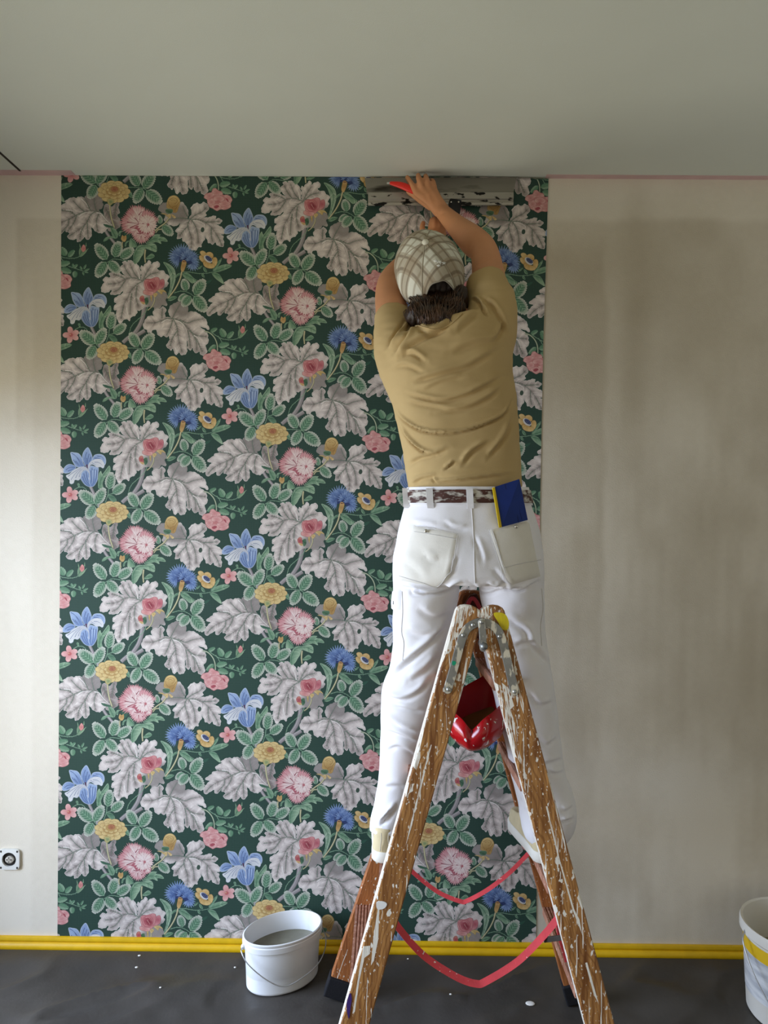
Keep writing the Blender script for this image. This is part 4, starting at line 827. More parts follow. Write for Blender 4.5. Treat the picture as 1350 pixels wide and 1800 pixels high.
# hinge fittings
def plate(pts, w, y0, fy, th=.004, name='hinge_arm', m=MGAL):
    L = smooth(np.array(pts, float).reshape(-1, 2), False, 5); c = np.array([Pf(x, y, fy) for x, y in L]); T = np.gradient(c, axis=0); T /= np.linalg.norm(T, axis=1)[:, None]
    nn = np.cross(T, (0, 1, 0)); n = len(c); ww = np.full(n, w/2); V = []
    k = 5
    for dy in (-y0-th, -y0):
        for i in range(n): V.append(c[i]+nn[i]*ww[i]+(0, dy, 0))
        for j in range(1, k): a = math.pi*j/k; V.append(c[-1]+nn[-1]*w/2*math.cos(a)+T[-1]*w/2*math.sin(a)+(0, dy, 0))
        for i in range(n)[::-1]: V.append(c[i]-nn[i]*ww[i]+(0, dy, 0))
        for j in range(1, k): a = math.pi*j/k; V.append(c[0]-nn[0]*w/2*math.cos(a)-T[0]*w/2*math.sin(a)+(0, dy, 0))
    V = np.array(V); h = len(V)//2; V, F = prism(V[:h], V[h:], .0012)
    return obj(name, V, F, m, lad, smooth_=False)
for s, fy, dy in (('n', yN, 0),):
    hl = plate((846, 1092, 836, 1093, 822, 1101, 814, 1113, 808, 1130, 800, 1160, 786, 1209), .0215, THK/2+.001, fy)
    hr = plate((848, 1093, 860, 1095, 872, 1104, 879, 1118, 884, 1135, 891, 1165, 902, 1212), .0215, THK/2+.003, fy)
    lev = plate((844, 1091, 846, 1110, 847, 1136), .0175, THK/2+.008, fy, .006, 'hinge_lever')
    pl = obj('hinge_spacer', *tube([Pf(848, 1132, fy)-(0, THK/2+.016, 0), Pf(848, 1132, fy)+(0, THK/2, 0)], .010, 14, 1), MGAL, lad)
    for (x, y, par) in ((844, 1090, lev), (813, 1114, hl), (787, 1208, hl), (830, 1096, hl), (876, 1116, hr), (902, 1212, hr)):
        p = Pf(x, y, fy); V, F = lathe([(0, .005), (.0028, .0045), (.0052, .0025), (.0058, 0), (0, 0)], (0, 0, 0), 14)
        V = [(p[0]+vx, p[1]-THK/2-(.014 if par is lev else .006)-vz, p[2]+vy) for vx, vy, vz in V]; obj('bolt', V, F, MSTEEL, par)
# far hinge: a dark shaped wooden head with its plate
hp = [(817, 1062), (826, 1046), (838, 1044), (846, 1058), (852, 1090), (856, 1130), (838, 1122), (824, 1100)]
c = np.array([P(x, y, -.305) for x, y in hp]); V, F = prism(c, c+(0, .012, 0), .002); obj('hinge_head', V, F, mat('dark_head', (92, 50, 36), rough=.5, var=.4, scale=30), lad, smooth_=False, label='dark brown rear hinge head')
# painted marks
def blotch(name, pts, fy, m, par=None, off=THK/2+.0006):
    L = smooth(np.array(pts, float).reshape(-1, 2), True, 4); c = np.array([Pf(x, y, fy) for x, y in L])-(0, off, 0)
    V, F = prism(c, c-(0, .0012, 0)); return obj(name, V, F, m, lad, smooth_=False)
blotch('yellow_paint_patch', (866, 1077, 878, 1075, 888, 1080, 893, 1094, 890, 1105, 881, 1104, 874, 1092), yN, MYP)
blotch('purple_paint_patch', (616, 1738, 619, 1748, 617, 1762, 614, 1782, 611, 1772, 610, 1755), yN, MPUR)
blotch('green_paint_patch', (794, 1159, 800, 1160, 799, 1165, 794, 1166), yN, MGRN, off=THK/2+.0065)
blotch('white_paint_patch', (662, 1580, 672, 1578, 680, 1582, 676, 1590, 664, 1592), yN, MDROP)
# red spreader straps
MSTRAP = mat('red_strap', (228, 78, 86), rough=.55, var=.15, scale=30, bump=.3, bscale=300)
over(MSTRAP, noise_mask(MSTRAP, 90, .68, .70), (240, 226, 220))
def ribbon(name, pts, w, m=MSTRAP, lab=None, tw=0.0):
    A = smooth(np.array(pts, float), False, 8); T = np.gradient(A, axis=0); T /= np.linalg.norm(T, axis=1)[:, None]; V = []
    for i, (p, t) in enumerate(zip(A, T)):
        a = math.radians(20+tw*i/len(A)); u = np.array([0, math.sin(a), math.cos(a)]); u = u-t*(u@t); u /= np.linalg.norm(u); n = np.cross(t, u)
        for s, q in ((-1, -1), (1, -1), (1, 1), (-1, 1)): V.append(p+u*w/2*s+n*.0008*q)
    n = len(A); F = [(i*4+k, i*4+(k+1) % 4, (i+1)*4+(k+1) % 4, (i+1)*4+k) for i in range(n-1) for k in range(4)]+[(0, 1, 2, 3), (4*n-1, 4*n-2, 4*n-3, 4*n-4)]
    return obj(name, V, F, m, lad, label=lab, auto=40)
yn = -.58
ribbon('strap', [P(690, 1612, yn), P(704, 1635, yn), P(745, 1680, yn), P(800, 1716, yn), P(836, 1729, yn), P(856, 1724, yn), P(910, 1690, yn), P(955, 1645, yn), P(984, 1610, yn)], .017)
yf = -.27
ribbon('strap', [P(716, 1520, yf), P(730, 1537, yf), P(770, 1568, yf), P(808, 1584, yf), P(822, 1583, yf), P(860, 1562, yf), P(900, 1530, yf), P(940, 1488, yf)], .012)
ribbon('strap', [P(975, 1600, -.52), P(981, 1630, -.52), P(990, 1662, -.53), P(998, 1690, -.54)], .016)
V, F = beam(P(957, 1652, -.57), P(1003, 1646, -.64), (0, 0, 1), .012, .008, .001); obj('strap_bracket', V, F, mat('dark_iron', (70, 66, 60), rough=.5, metal=.5, var=.3), lad, smooth_=False)
# ---------------------------------------------------------------- red bag hung between the frames
MRED = mat('red_vinyl', (176, 14, 24), rough=.22, var=.12, scale=20, spec=.6); over(MRED, noise_mask(MRED, 70, .63, .65, (1, 1, .5), 3.), (236, 232, 226))
MREDI = mat('red_lining', (150, 12, 18), rough=.5, var=.2); MBRN = mat('brown_lining', (110, 72, 24), rough=.7, var=.3)
rim = np.array([P(x, y, d) for x, y, d in ((876, 1172, -.36), (862, 1180, -.34), (846, 1190, -.34), (824, 1202, -.36), (804, 1216, -.39), (791, 1234, -.43), (797, 1250, -.47), (812, 1264, -.50), (822, 1277, -.515), (829, 1283, -.515), (836, 1278, -.52), (850, 1264, -.525), (866, 1252, -.51), (880, 1238, -.48), (885, 1220, -.43), (884, 1195, -.39))])
rim = smooth(rim, True, 3); nR = len(rim); bot = P(828, 1316, -.44); cen = P(838, 1235, -.43)
L = [rim]
for k, (g, drop) in enumerate(((.02, .16), (.02, .38), (-.06, .62), (-.22, .82), (-.50, .95), (-.80, 1.0))):
    R_ = []
    for i, p in enumerate(rim):
        out_ = p-cen; out_[2] *= .4; front = np.clip((-.40-p[1])/.1, 0, 1)
        q = p+out_*(.16+g)*1.15; q[2] = p[2]*(1-drop)+(bot[2]-.004)*drop
        q[:2] = q[:2]*(1-max(0, -g)*1.15)+bot[:2]*max(0, -g)*1.15 if g < 0 else q[:2]
        R_.append(q)
    L.append(np.array(R_))
V = np.concatenate(L); n = len(L); F = [(r*nR+k, (r+1)*nR+k, (r+1)*nR+(k+1) % nR, r*nR+(k+1) % nR) for r in range(n-1) for k in range(nR)]+[tuple(range((n-1)*nR, n*nR))]
inn = [rim, rim*.985+cen*.015]
for g, drop in ((.93, .25), (.85, .5), (.6, .78), (.2, .86)):
    q = cen+(rim-cen)*g; q[:, 2] = rim[:, 2]*(1-drop)+(bot[2]+.012)*drop; inn.append(q)
VI = np.concatenate(inn); ni = len(inn); FI = [(r*nR+k, r*nR+(k+1) % nR, (r+1)*nR+(k+1) % nR, (r+1)*nR+k) for r in range(ni-1) for k in range(nR)]+[tuple(range((ni-1)*nR, ni*nR))[::-1]]
bag = thing('tool_bag', 'glossy red vinyl bag splashed with white paint hanging open inside the ladder', 'bag', tuple(bot))
V2, N2, F2 = remesh(*MB().add(V, F).get(), .0035, 3) if False else (V, None, F)
obj('shell', V, F, MRED, bag); obj('lining', VI, FI, MREDI, bag)
q = cen+(rim-cen)*.74; q[:, 2] = rim[:, 2]*.42+(bot[2]+.012)*.58+.004; obj('inner_base', q, [tuple(range(nR))], MBRN, bag, label='brown inside base')
V, F = tube([P(829, 1284, -.520), P(832, 1296, -.528), P(833, 1306, -.52), P(833, 1316, -.50)], .0022, 8, 4); obj('seam', V, F, mat('dark_red', (90, 14, 22), rough=.5), bag)
obj('hanging_loop', *tube([P(876, 1176, -.37), P(866, 1130, -.33), P(846, 1075, -.318), P(832, 1052, -.318), P(822, 1066, -.318), P(824, 1100, -.33), P(812, 1150, -.36), P(810, 1212, -.385)], .006, 8, 5, ell_=.3), mat('red_pink', (206, 74, 84), rough=.5, var=.2), bag)
# ---------------------------------------------------------------- the worker
base = P(815, 1500, -.42); base[2] = .56
man = thing('person', 'worker seen from behind in plaid cap, khaki t-shirt and white painter trousers, arms raised', 'person', tuple(base))
MSKIN = mat('skin', (206, 146, 104), rough=.55, var=.10, scale=12, bump=.15, bscale=220, spec=.35)
nt = MSKIN.node_tree; MSKIN.node_tree.nodes['Principled BSDF'].inputs['Subsurface Weight'].default_value = .06
yT = -.40                                                  # torso plane
# --- body, one continuous skin
B_ = MB()
def lm(pts, rad, seg=20, e=None, sm=4, up=(0, 1, 0)): B_.add(*tube(pts, rad, seg, sm, e, up))
SR, ER, WR = P(868, 545, -.40), P(852, 446, -.235), P(776, 370, -.085)
SL, EL, WL = P(700, 598, -.38), P(686, 500, -.215), P(748, 428, -.075)
torso = [P(815, 935, yT), P(812, 880, yT), P(808, 800, yT), P(803, 700, yT), P(795, 620, yT), P(790, 575, yT)]
lm(torso, [.085, .105, .105, .115, .11, .07], 28, [.7]*6)
lm([P(790, 620, yT), P(772, 560, -.385), P(764, 515, -.355)], [.08, .056, .045])
headC = P(757, 474, -.355)
nD = np.array([-.15, -.84, .47]); nD /= np.linalg.norm(nD)          # crown of the tilted-back head
fD = np.array([-.24, .55, .80]); fD -= nD*(fD@nD); fD /= np.linalg.norm(fD); sD = np.cross(fD, nD)   # face and side directions
HR = np.stack([sD, fD, nD], 1)
B_.add(*ellipsoid(headC+nD*.005, (.074, .086, .084), HR, 28, 18))
B_.add(*ellipsoid(headC-nD*.055+fD*.030, (.056, .062, .062), HR, 24, 14))         # jaw
B_.add(*ellipsoid(headC-nD*.020+fD*.096, (.012, .018, .022), HR, 12, 8)); B_.add(*ellipsoid(headC-nD*.055+fD*.086, (.024, .014, .010), HR, 12, 8)); B_.add(*ellipsoid(headC-nD*.09+fD*.07, (.022, .018, .018), HR, 12, 8))
for s in (-1, 1): B_.add(*ellipsoid(headC+sD*.078*s-nD*.022-fD*.005, (.010, .018, .030), HR, 12, 8))
for s in (-1, 1): B_.add(*ellipsoid(headC+sD*.03*s-nD*.0+fD*.083, (.013, .008, .006), HR, 12, 8))
lm([P(835, 600, -.40), SR, (SR*.55+ER*.45)+np.array([0, .0, -.008]), ER, (ER*.72+WR*.28)+np.array([.004, 0, 0]), (ER*.35+WR*.65), WR], [.055, .050, .050, .042, .044, .034, .026], 22, [1, 1, 1, 1, 1, .9, .8])
lm([P(730, 640, -.39), SL, (SL*.5+EL*.5)+np.array([-.006, 0, 0]), EL, (EL*.6+WL*.4), WL], [.055, .048, .048, .040, .040, .025], 22, [1, 1, 1, 1, 1, .8])
# legs and feet inside the trousers and shoes
HLp, HRp = P(746, 1080, yT), P(905, 1080, yT)
FL, FR = np.array([.303, -.425, .63]), np.array([.735, -.425, .63])
lm([P(765, 965, yT), HLp, P(730, 1230, yT), P(710, 1330, -.41), FL, FL-(0, 0, .03)], [.06, .058, .05, .042, .030, .028])
lm([P(888, 965, yT), HRp, P(920, 1230, yT), P(940, 1330, -.41), FR, FR-(0, 0, .03)], [.06, .058, .05, .042, .030, .028])
for f, dx in ((FL, -.006), (FR, -.032)): lm([f-(0, 0, .03), f+(dx*.4, .04, -.042), f+(dx, .13, -.052)], [.026, .024, .018], 16, [1.0, 1.0, 1.0])
# right hand: palm then five fingers, drawn from the wrist to the blade
def hand(wr, palm, mcp, fingers, pr=.0125):
    for i, m in enumerate(mcp):
        lm([wr+(m-mcp.mean(0))*.35, (wr+m)/2+palm, m], [.018, .0155, .0115], 12)
    for f, r in fingers: lm(f, r, 12, sm=3)
yk = -.068
mc = np.array([P(733, 340, yk), P(743, 334, yk-.004), P(753, 331, yk-.004), P(763, 334, yk)])
G = lambda *a: [P(x, y, d) for x, y, d in a]
hand(WR, np.array([0, -.004, 0]), mc, [
    (G((733, 340, yk), (727, 329, yk+.000), (721, 320, yk+.014), (716, 312, yk+.026)), [.0110, .0100, .0090, .0080]),
    (G((743, 334, yk-.004), (739, 322, yk-.006), (736, 313, yk+.008), (735, 308, yk+.026)), [.0110, .0102, .0094, .0082]),
    (G((753, 331, yk-.004), (751, 320, yk-.004), (749, 312, yk+.010), (748, 309, yk+.026)), [.0106, .0098, .0090, .0080]),
    (G((763, 334, yk), (763, 326, yk+.0), (761, 319, yk+.014), (759, 317, yk+.028)), [.0098, .0088, .0080, .0072]),
    (G((757, 362, yk+.004), (741, 352, yk+.012), (728, 343, yk+.018), (718, 337, yk+.020)), [.0150, .0125, .0105, .0088])])
mc = np.array([P(757, 409, -.050), P(765, 406, -.052), P(772, 407, -.052), P(779, 411, -.048)])
hand(WL, np.array([0, -.002, 0]), mc, [
    (G((757, 409, -.05), (757, 399, -.046), (758, 391, -.040), (759, 386, -.032)), [.0102, .0092, .0084, .0076]),
    (G((765, 406, -.052), (764, 396, -.050), (764, 388, -.044), (764, 384, -.034)), [.0104, .0094, .0086, .0078]),
    (G((772, 407, -.052), (772, 398, -.050), (771, 391, -.044), (771, 387, -.034)), [.0100, .0090, .0082, .0074]),
    (G((779, 411, -.048), (780, 403, -.046), (780, 396, -.040), (779, 392, -.032)), [.0090, .0080, .0074, .0068]),
    (G((752, 420, -.060), (745, 410, -.052), (742, 400, -.044), (744, 392, -.036)), [.0125, .0105, .0092, .0080])])
BV, BN, BF = remesh(*B_.get(), .0038, 5, .5)
BV = folds(BV, BN, [((770, 378, 785, 372), 3, .0015), ((742, 345, 752, 362), 3, -.0014), ((752, 342, 760, 358), 3, -.0012), ((735, 348, 742, 362), 3, -.001), ((840, 470, 858, 455), 5, .002)])
obj('body', BV, BF, MSKIN, man)
nails = MB()
for (x, y, d) in ((716, 312, yk+.018), (735, 308, yk+.018)): pass
# --- t-shirt
yw = -.405
rows = [(862, 719, 917, .112, 2.3), (840, 716, 915, .113, 2.3), (800, 710, 913, .116, 2.3), (760, 701, 911, .120, 2.3), (720, 693, 908, .124, 2.3), (680, 682, 903, .128, 2.3), (650, 675, 900, .128, 2.25), (620, 670, 897, .124, 2.2), (590, 672, 890, .115, 2.1), (570, 694, 868, .095, 2.0)]
R_ = []
for y, l, r, b, p in rows:
    a_, c_ = P(l, y, yw), P(r, y, yw); R_.append(((a_[0]+c_[0])/2, yw, (a_[2]+c_[2])/2, (c_[0]-a_[0])/2, b, p))
T_ = MB(); V, F = rings(R_, 56); V = np.array(V)
for i, (y, l, r, b, p) in enumerate(rows):                 # the hem and shoulders run slightly uphill to the right
    s = V[i*56:(i+1)*56]; s[:, 2] += (s[:, 0]-s[:, 0].mean())*(.045 if i < 2 else .02)+(s[:, 0]-s[:, 0].mean())*max(0, (i-6))*.09
T_.add(V, F)
T_.add(*tube([P(838, 640, -.41), P(858, 590, -.405), P(865, 545, -.39), P(858, 512, -.345), P(853, 497, -.322)], [.085, .078, .070, .062, .059], 28, 4, up=(0, 1, 0), caps=False))
T_.add(*tube([P(735, 680, -.41), P(706, 630, -.40), P(697, 595, -.375), P(694, 570, -.345), P(692, 558, -.325)], [.085, .072, .064, .058, .056], 28, 4, up=(0, 1, 0), caps=False))
T_.add(*tube([P(795, 640, -.42), P(784, 600, -.405), P(778, 572, -.385)], [.10, .085, .066], 28, 4, up=(0, 1, 0), caps=False))
TV, TN_, TF = remesh(*T_.get(), .0042, 26, .5)
k = 640, 480, 3.97
def cp(o, *p): q = np.array(p, float).reshape(-1, 2)/o[2]; return q+(o[0], o[1])
S_ = [(cp(k, 195, 900, 230, 980, 300, 1045, 400, 1100, 560, 1120, 720, 1100, 880, 1045, 980, 985, 1035, 880), 2.4, .0080), (cp(k, 245, 1050, 290, 1130, 340, 1190, 400, 1240, 495, 1268), 2.6, .0085),
      (cp(k, 290, 840, 430, 880, 560, 895, 700, 860, 830, 800, 970, 720), 4.5, .0055), (cp(k, 330, 770, 430, 740, 600, 690, 760, 640, 960, 520), 6, .0050), (cp(k, 480, 980, 700, 950, 860, 880, 960, 800), 5, .0045),
      (cp(k, 255, 580, 340, 500, 470, 430, 560, 400), 5, .0060), (cp(k, 255, 580, 330, 560, 430, 620), 5, .0050), (cp(k, 300, 310, 250, 380, 200, 450, 150, 520), 4, .0070), (cp(k, 330, 330, 290, 440, 200, 560), 4.5, .0060), (cp(k, 360, 360, 440, 420, 540, 400, 620, 320), 6, .0055),
      (cp(k, 745, 185, 800, 200, 830, 260, 860, 300), 3, .0090), (cp(k, 830, 180, 900, 240, 960, 340, 985, 420), 5, .0060), (cp(k, 640, 420, 740, 330, 800, 280), 7, .004), (cp(k, 900, 480, 950, 420, 985, 330), 5, .005),
      (cp(k, 400, 830, 560, 760, 700, 730), 6, .003), (cp(k, 600, 560, 780, 500, 940, 480), 8, .004), (cp(k, 870, 1290, 930, 1220, 1000, 1120, 1040, 1000), 5, .0055), (cp(k, 690, 1340, 760, 1250, 880, 1180), 5, .0050), (cp(k, 460, 1470, 640, 1450, 820, 1425, 1040, 1400), 2.6, .0060),
      (cp(k, 560, 1370, 600, 1345, 632, 1318), 2.6, .0060), (cp(k, 470, 1440, 500, 1460), 2.5, .006), (cp(k, 300, 1350, 380, 1300, 480, 1275, 600, 1230), 5, .0045), (cp(k, 340, 1480, 400, 1440, 520, 1420), 4, .004), (cp(k, 210, 660, 300, 650, 420, 700), 5, .003), (cp(k, 300, 900, 450, 930, 620, 960), 5, .003)]
TV = folds(TV, TN_, [(a, b*.72, c*1.6) for a, b, c in S_]); TV = TV+TN_*((vnoise(TV*(1, 1, 1.5), 14, 3)-.5)*.006+(vnoise(TV*(1, 1, 3), 26, 5)-.5)*.0022)[:, None]
MSHIRT = mat('khaki_cotton', (188, 162, 114), rough=.9, var=.05, scale=5, bump=.25, bscale=600, spec=.15)
obj('t_shirt', TV, TF, MSHIRT, man); TC = Cast(TV, TF)
obj('collar_seam', *seam(TC, (722, 566, 740, 574, 765, 579, 790, 572, 812, 552), .0022), MSHIRT, man)
# --- trousers
Q = MB(); yp = -.405
prow = [(858, 717, 926, .120, 2.3), (880, 714, 930, .124, 2.3), (905, 706, 939, .130, 2.3), (935, 699, 948, .140, 2.3), (970, 693, 953, .146, 2.3), (1005, 690, 955, .146, 2.3), (1022, 690, 956, .130, 2.3)]
R_ = []
for y, l, r, b, p in prow:
    a_, c_ = P(l, y, yp), P(r, y, yp); R_.append(((a_[0]+c_[0])/2, yp, (a_[2]+c_[2])/2, (c_[0]-a_[0])/2, b, p))
V, F = rings(R_[::-1], 56); Q.add(V, F)
def leg(rows_, y_):
    pth = []; rad = []
    for yy, l, r, dy in rows_:
        a_, c_ = P(l, yy, y_+dy), P(r, yy, y_+dy); pth.append((a_+c_)/2); rad.append((c_[0]-a_[0])/2)
    Q.add(*tube(pth, rad, 32, 4, [1.12]*3+[1.0]*(len(rad)-3), up=(0, 1, 0), caps=False))
leg([(975, 694, 806, .01), (1030, 690, 808, 0), (1060, 690, 803, 0), (1090, 690, 797, 0), (1140, 690, 792, .0), (1185, 683, 786, -.005), (1225, 670, 775, -.01), (1280, 667, 760, -.01), (1340, 667, 742, -.01), (1400, 660, 727, -.02), (1440, 651, 716, -.045), (1466, 648, 712, -.055)], yp)
leg([(975, 842, 953, .01), (1030, 842, 956, 0), (1060, 848, 957, 0), (1090, 853, 958, 0), (1140, 850, 962, .0), (1190, 862, 970, -.005), (1250, 876, 978, -.005), (1310, 890, 986, -.005), (1365, 901, 994, -.01), (1400, 909, 1006, -.01), (1432, 912, 1013, -.025), (1460, 916, 1005, -.035), (1478, 924, 992, -.035)], yp)
PV, PN, PF = remesh(*Q.get(), .0045, 14, .5)
c3 = (640, 830, 3.75); c4 = (600, 1150, 2.935); c6 = (640, 1340, 8.18); c7 = (880, 1350, 8.4375)
S_ = [(cp(c3, 230, 750, 330, 770, 420, 800, 520, 790, 600, 745, 655, 735), 3.2, .0095), (cp(c3, 300, 780, 340, 810, 450, 815), 3, .005), (cp(c3, 715, 735, 770, 790, 830, 800, 920, 770, 1040, 770, 1150, 720), 3.2, .0090), (cp(c3, 800, 740, 870, 760, 915, 735), 3.5, .006),
      (cp(c3, 160, 1370, 300, 1250, 450, 1120, 570, 990), 6, .0075), (cp(c3, 300, 1380, 420, 1300, 500, 1200), 6, .005), (cp(c3, 250, 1040, 380, 1080, 500, 1060), 7, .004), (cp(c3, 340, 900, 460, 960, 560, 940), 7, .004), (cp(c3, 240, 560, 340, 640, 400, 700), 6, .004), (cp(c3, 370, 520, 450, 590, 500, 570), 5, .004),
      (cp(c3, 520, 330, 600, 370, 690, 375), 4, .0035), (cp(c3, 300, 340, 400, 350, 480, 370), 4, .003), (cp(c3, 720, 420, 760, 520, 780, 600), 5, .004), (cp(c3, 920, 960, 1060, 1050, 1070, 1130), 6, .006), (cp(c3, 990, 1140, 1060, 1130, 1130, 1120), 5, .005), (cp(c3, 1080, 1110, 1160, 1200, 1200, 1260), 5, .005), (cp(c3, 850, 640, 900, 700, 960, 790), 5, .004), (cp(c3, 560, 700, 600, 620, 620, 540), 5, .004),
      (cp(c4, 200, 200, 300, 240, 400, 200, 470, 120), 5, .006), (cp(c4, 205, 300, 290, 370, 390, 410), 4, .0045), (cp(c4, 210, 390, 300, 420, 400, 460), 4, .0040), (cp(c4, 250, 260, 350, 290, 430, 300), 4, .0035), (cp(c4, 230, 500, 300, 480, 400, 540), 4, .003), (cp(c4, 210, 690, 280, 680, 340, 690), 5, .003), (cp(c4, 190, 880, 240, 850, 300, 770), 5, .006),
      (cp(c6, 240, 880, 320, 780, 400, 680), 2.4, .006), (cp(c6, 100, 1000, 180, 960, 300, 980, 400, 990), 2.5, .004), (cp(c4, 960, 190, 1020, 260, 1090, 250), 5, .004), (cp(c4, 1000, 420, 1060, 470, 1120, 430), 5, .004), (cp(c4, 1040, 570, 1100, 560, 1150, 540), 5, .003), (cp(c7, 720, 60, 820, 90, 940, 60), 3.5, .004), (cp(c7, 880, 620, 980, 640, 1090, 560), 4, .004), (cp(c7, 900, 800, 1000, 780, 1080, 740), 3, .006), (cp(c7, 300, 420, 360, 560, 430, 640), 3, .005)]
PV = folds(PV, PN, [(a, b*.8, c*1.5) for a, b, c in S_]); PV = PV+PN*((vnoise(PV*(1, 1, 1.3), 13, 11)-.5)*.006+(vnoise(PV, 34, 12)-.5)*.0022)[:, None]
MTRO = mat('white_canvas', (234, 232, 234), rough=.85, var=.035, scale=6, bump=.2, bscale=500, spec=.2)
MPOC = mat('worn_canvas', (228, 224, 214), rough=.85, var=.07, scale=16, bump=.2, bscale=500, spec=.2); MSTI = mat('stitching', (206, 203, 200), rough=.8); MMET = mat('snap_metal', (200, 196, 186), rough=.25, metal=.9)
tro = obj('trousers', PV, PF, MTRO, man); PC = Cast(PV, PF)
def pentagon(cut):
    """cuts off the lower corner of a pocket"""
    def f(u, v):
        if cut == 'r': lim = 1-.30*max(0, (v-.78)/.22)
        else: return u, v
        return u*lim, v
    return f
PK = [((728, 926, 806, 936, 793, 1032, 697, 1024), 'r'), ((858, 930, 934, 917, 948, 1018, 884, 1020), None)]
# left back pocket as a five-sided patch, right one hanging half under the blue pad
V, F = patch(PC, (727, 922, 807.5, 937, 788, 1037, 697, 1020), 16, 18, .0042, lambda u, v: (u*(1-.20*max(0, (v-.80)/.2)), v+(.0)*(u))); pk1 = obj('back_pocket', V, F, MPOC, tro)
obj('stitching', *seam(PC, (804, 941, 799, 975, 791, 1003, 789, 1006), .0009, .0052), MSTI, pk1)
for ln in ((732, 927, 768, 931, 805, 939), (730, 935, 768, 941, 803, 948), (704, 1012, 740, 1022, 770, 1028, 789, 1006)): obj('stitching', *seam(PC, ln, .0008, .0050), MSTI, tro)
V, F = patch(PC, (859, 931, 930, 914, 951, 1014, 893, 1031), 16, 18, .0046, lambda u, v: (u+.10*max(0, (v-.85)/.15)*(1-u), v)); pk2 = obj('back_pocket', V, F, MPOC, tro)
for ln in ((859, 931, 868, 962, 878, 995, 884, 1018), (864, 930, 874, 962, 886, 1008), (884, 998, 915, 990, 948, 984)): obj('stitching', *seam(PC, ln, .0009, .0054), MSTI, tro)
for x, y in ((751, 934), (904.5, 926.5)):
    q = PC(x, y, .0085); obj('snap_button', *ellipsoid(q, (.0048, .0028, .0048), seg=14, rg=8), MMET, tro)
obj('centre_seam', *seam(PC, (829, 892, 831, 920, 833, 960, 834, 1000, 835, 1024), .0014, .0006), MSTI, tro)
obj('seam_line', *seam(PC, (707, 1040, 708, 1075, 706, 1110, 710, 1130, 708, 1160), .0012, .0006), MSTI, tro)
obj('seam_line', *seam(PC, (952, 1035, 954, 1070, 950, 1100, 952, 1135), .0012, .0006), MSTI, tro)
V, F = patch(PC, (691, 1036, 707, 1034, 705, 1073, 686, 1074), 5, 8, .007); fl = obj('pocket_flap', V, F, MTRO, tro)
V, F = box((-.001, -.001, -.0045), (.001, .001, .0045)); q = PC(696, 1059, .0078); obj('buttonhole', np.array(V)+q, F, mat('thread_dark', (120, 116, 112)), tro, smooth_=False)
# waistband, belt and loops
def ringband(y0, y1, grow, name, m, seg=64, th=.004, par=man):
    V = []
    for y, g in ((y0, grow), (y0, grow+th), (y1, grow+th), (y1, grow)):
        i = np.interp(y, [858, 880, 905], [0, 1, 2]); l, r, b = (np.interp(y, [r_[0] for r_ in prow], [r_[k_] for r_ in prow]) for k_ in (1, 2, 3)); a_, c_ = P(l, y, yp), P(r, y, yp)
        for k_ in range(seg):
            t = 2*math.pi*k_/seg; c, s = math.cos(t), math.sin(t); pw = 2/2.3
            V.append(((a_[0]+c_[0])/2+((c_[0]-a_[0])/2+g-.003)*math.copysign(abs(c)**pw, c), yp+(b+g-.003)*math.copysign(abs(s)**pw, s), (a_[2]+c_[2])/2+(c_[2]-a_[2])/2*c))
    F = [(r*seg+k_, r*seg+(k_+1) % seg, ((r+1) % 4)*seg+(k_+1) % seg, ((r+1) % 4)*seg+k_) for r in range(4) for k_ in range(seg)]
    return obj(name, V, F, m, par, auto=50)
ringband(857, 888, .002, 'waistband', MTRO, par=tro)
MBELT = mat('worn_leather', (84, 52, 44), rough=.6, var=.4, scale=40, bump=.4, bscale=120); over(MBELT, noise_mask(MBELT, 40, .47, .62, (1, 1, 2.4), 5.), (196, 192, 182))
blt = ringband(862, 884, .006, 'belt', MBELT)
BC = Cast(*(lambda o: ([tuple(np.array(v.co)+OFF[o]) for v in o.data.vertices], [tuple(p.vertices) for p in o.data.polygons]))(blt))
for x in (757, 826, 716.5, 908):
    pts = []; 
    for y in (858, 864, 873, 882, 888, 894):
        q = BC(x+(y-875)*.05, min(max(y, 862.5), 883.5), .005); pts.append((q[0], q[1]+(.002 if y in (858, 894) else 0), P(x, y, q[1])[2]))
    pts[-1] = tuple(np.array(PC(x+1, 894, .003)))
    A = smooth(np.array(pts), False, 3); V = []
    for p in A:
        for sx, sy in ((-.0085, 0), (.0085, 0), (.0085, .0035), (-.0085, .0035)): V.append(p+(sx, sy, 0))
    n = len(A); F = [(i*4+k_, i*4+(k_+1) % 4, (i+1)*4+(k_+1) % 4, (i+1)*4+k_) for i in range(n-1) for k_ in range(4)]+[(0, 3, 2, 1), (4*n-4, 4*n-3, 4*n-2, 4*n-1)]
    obj('belt_loop', V, F, MTRO, tro, auto=40)
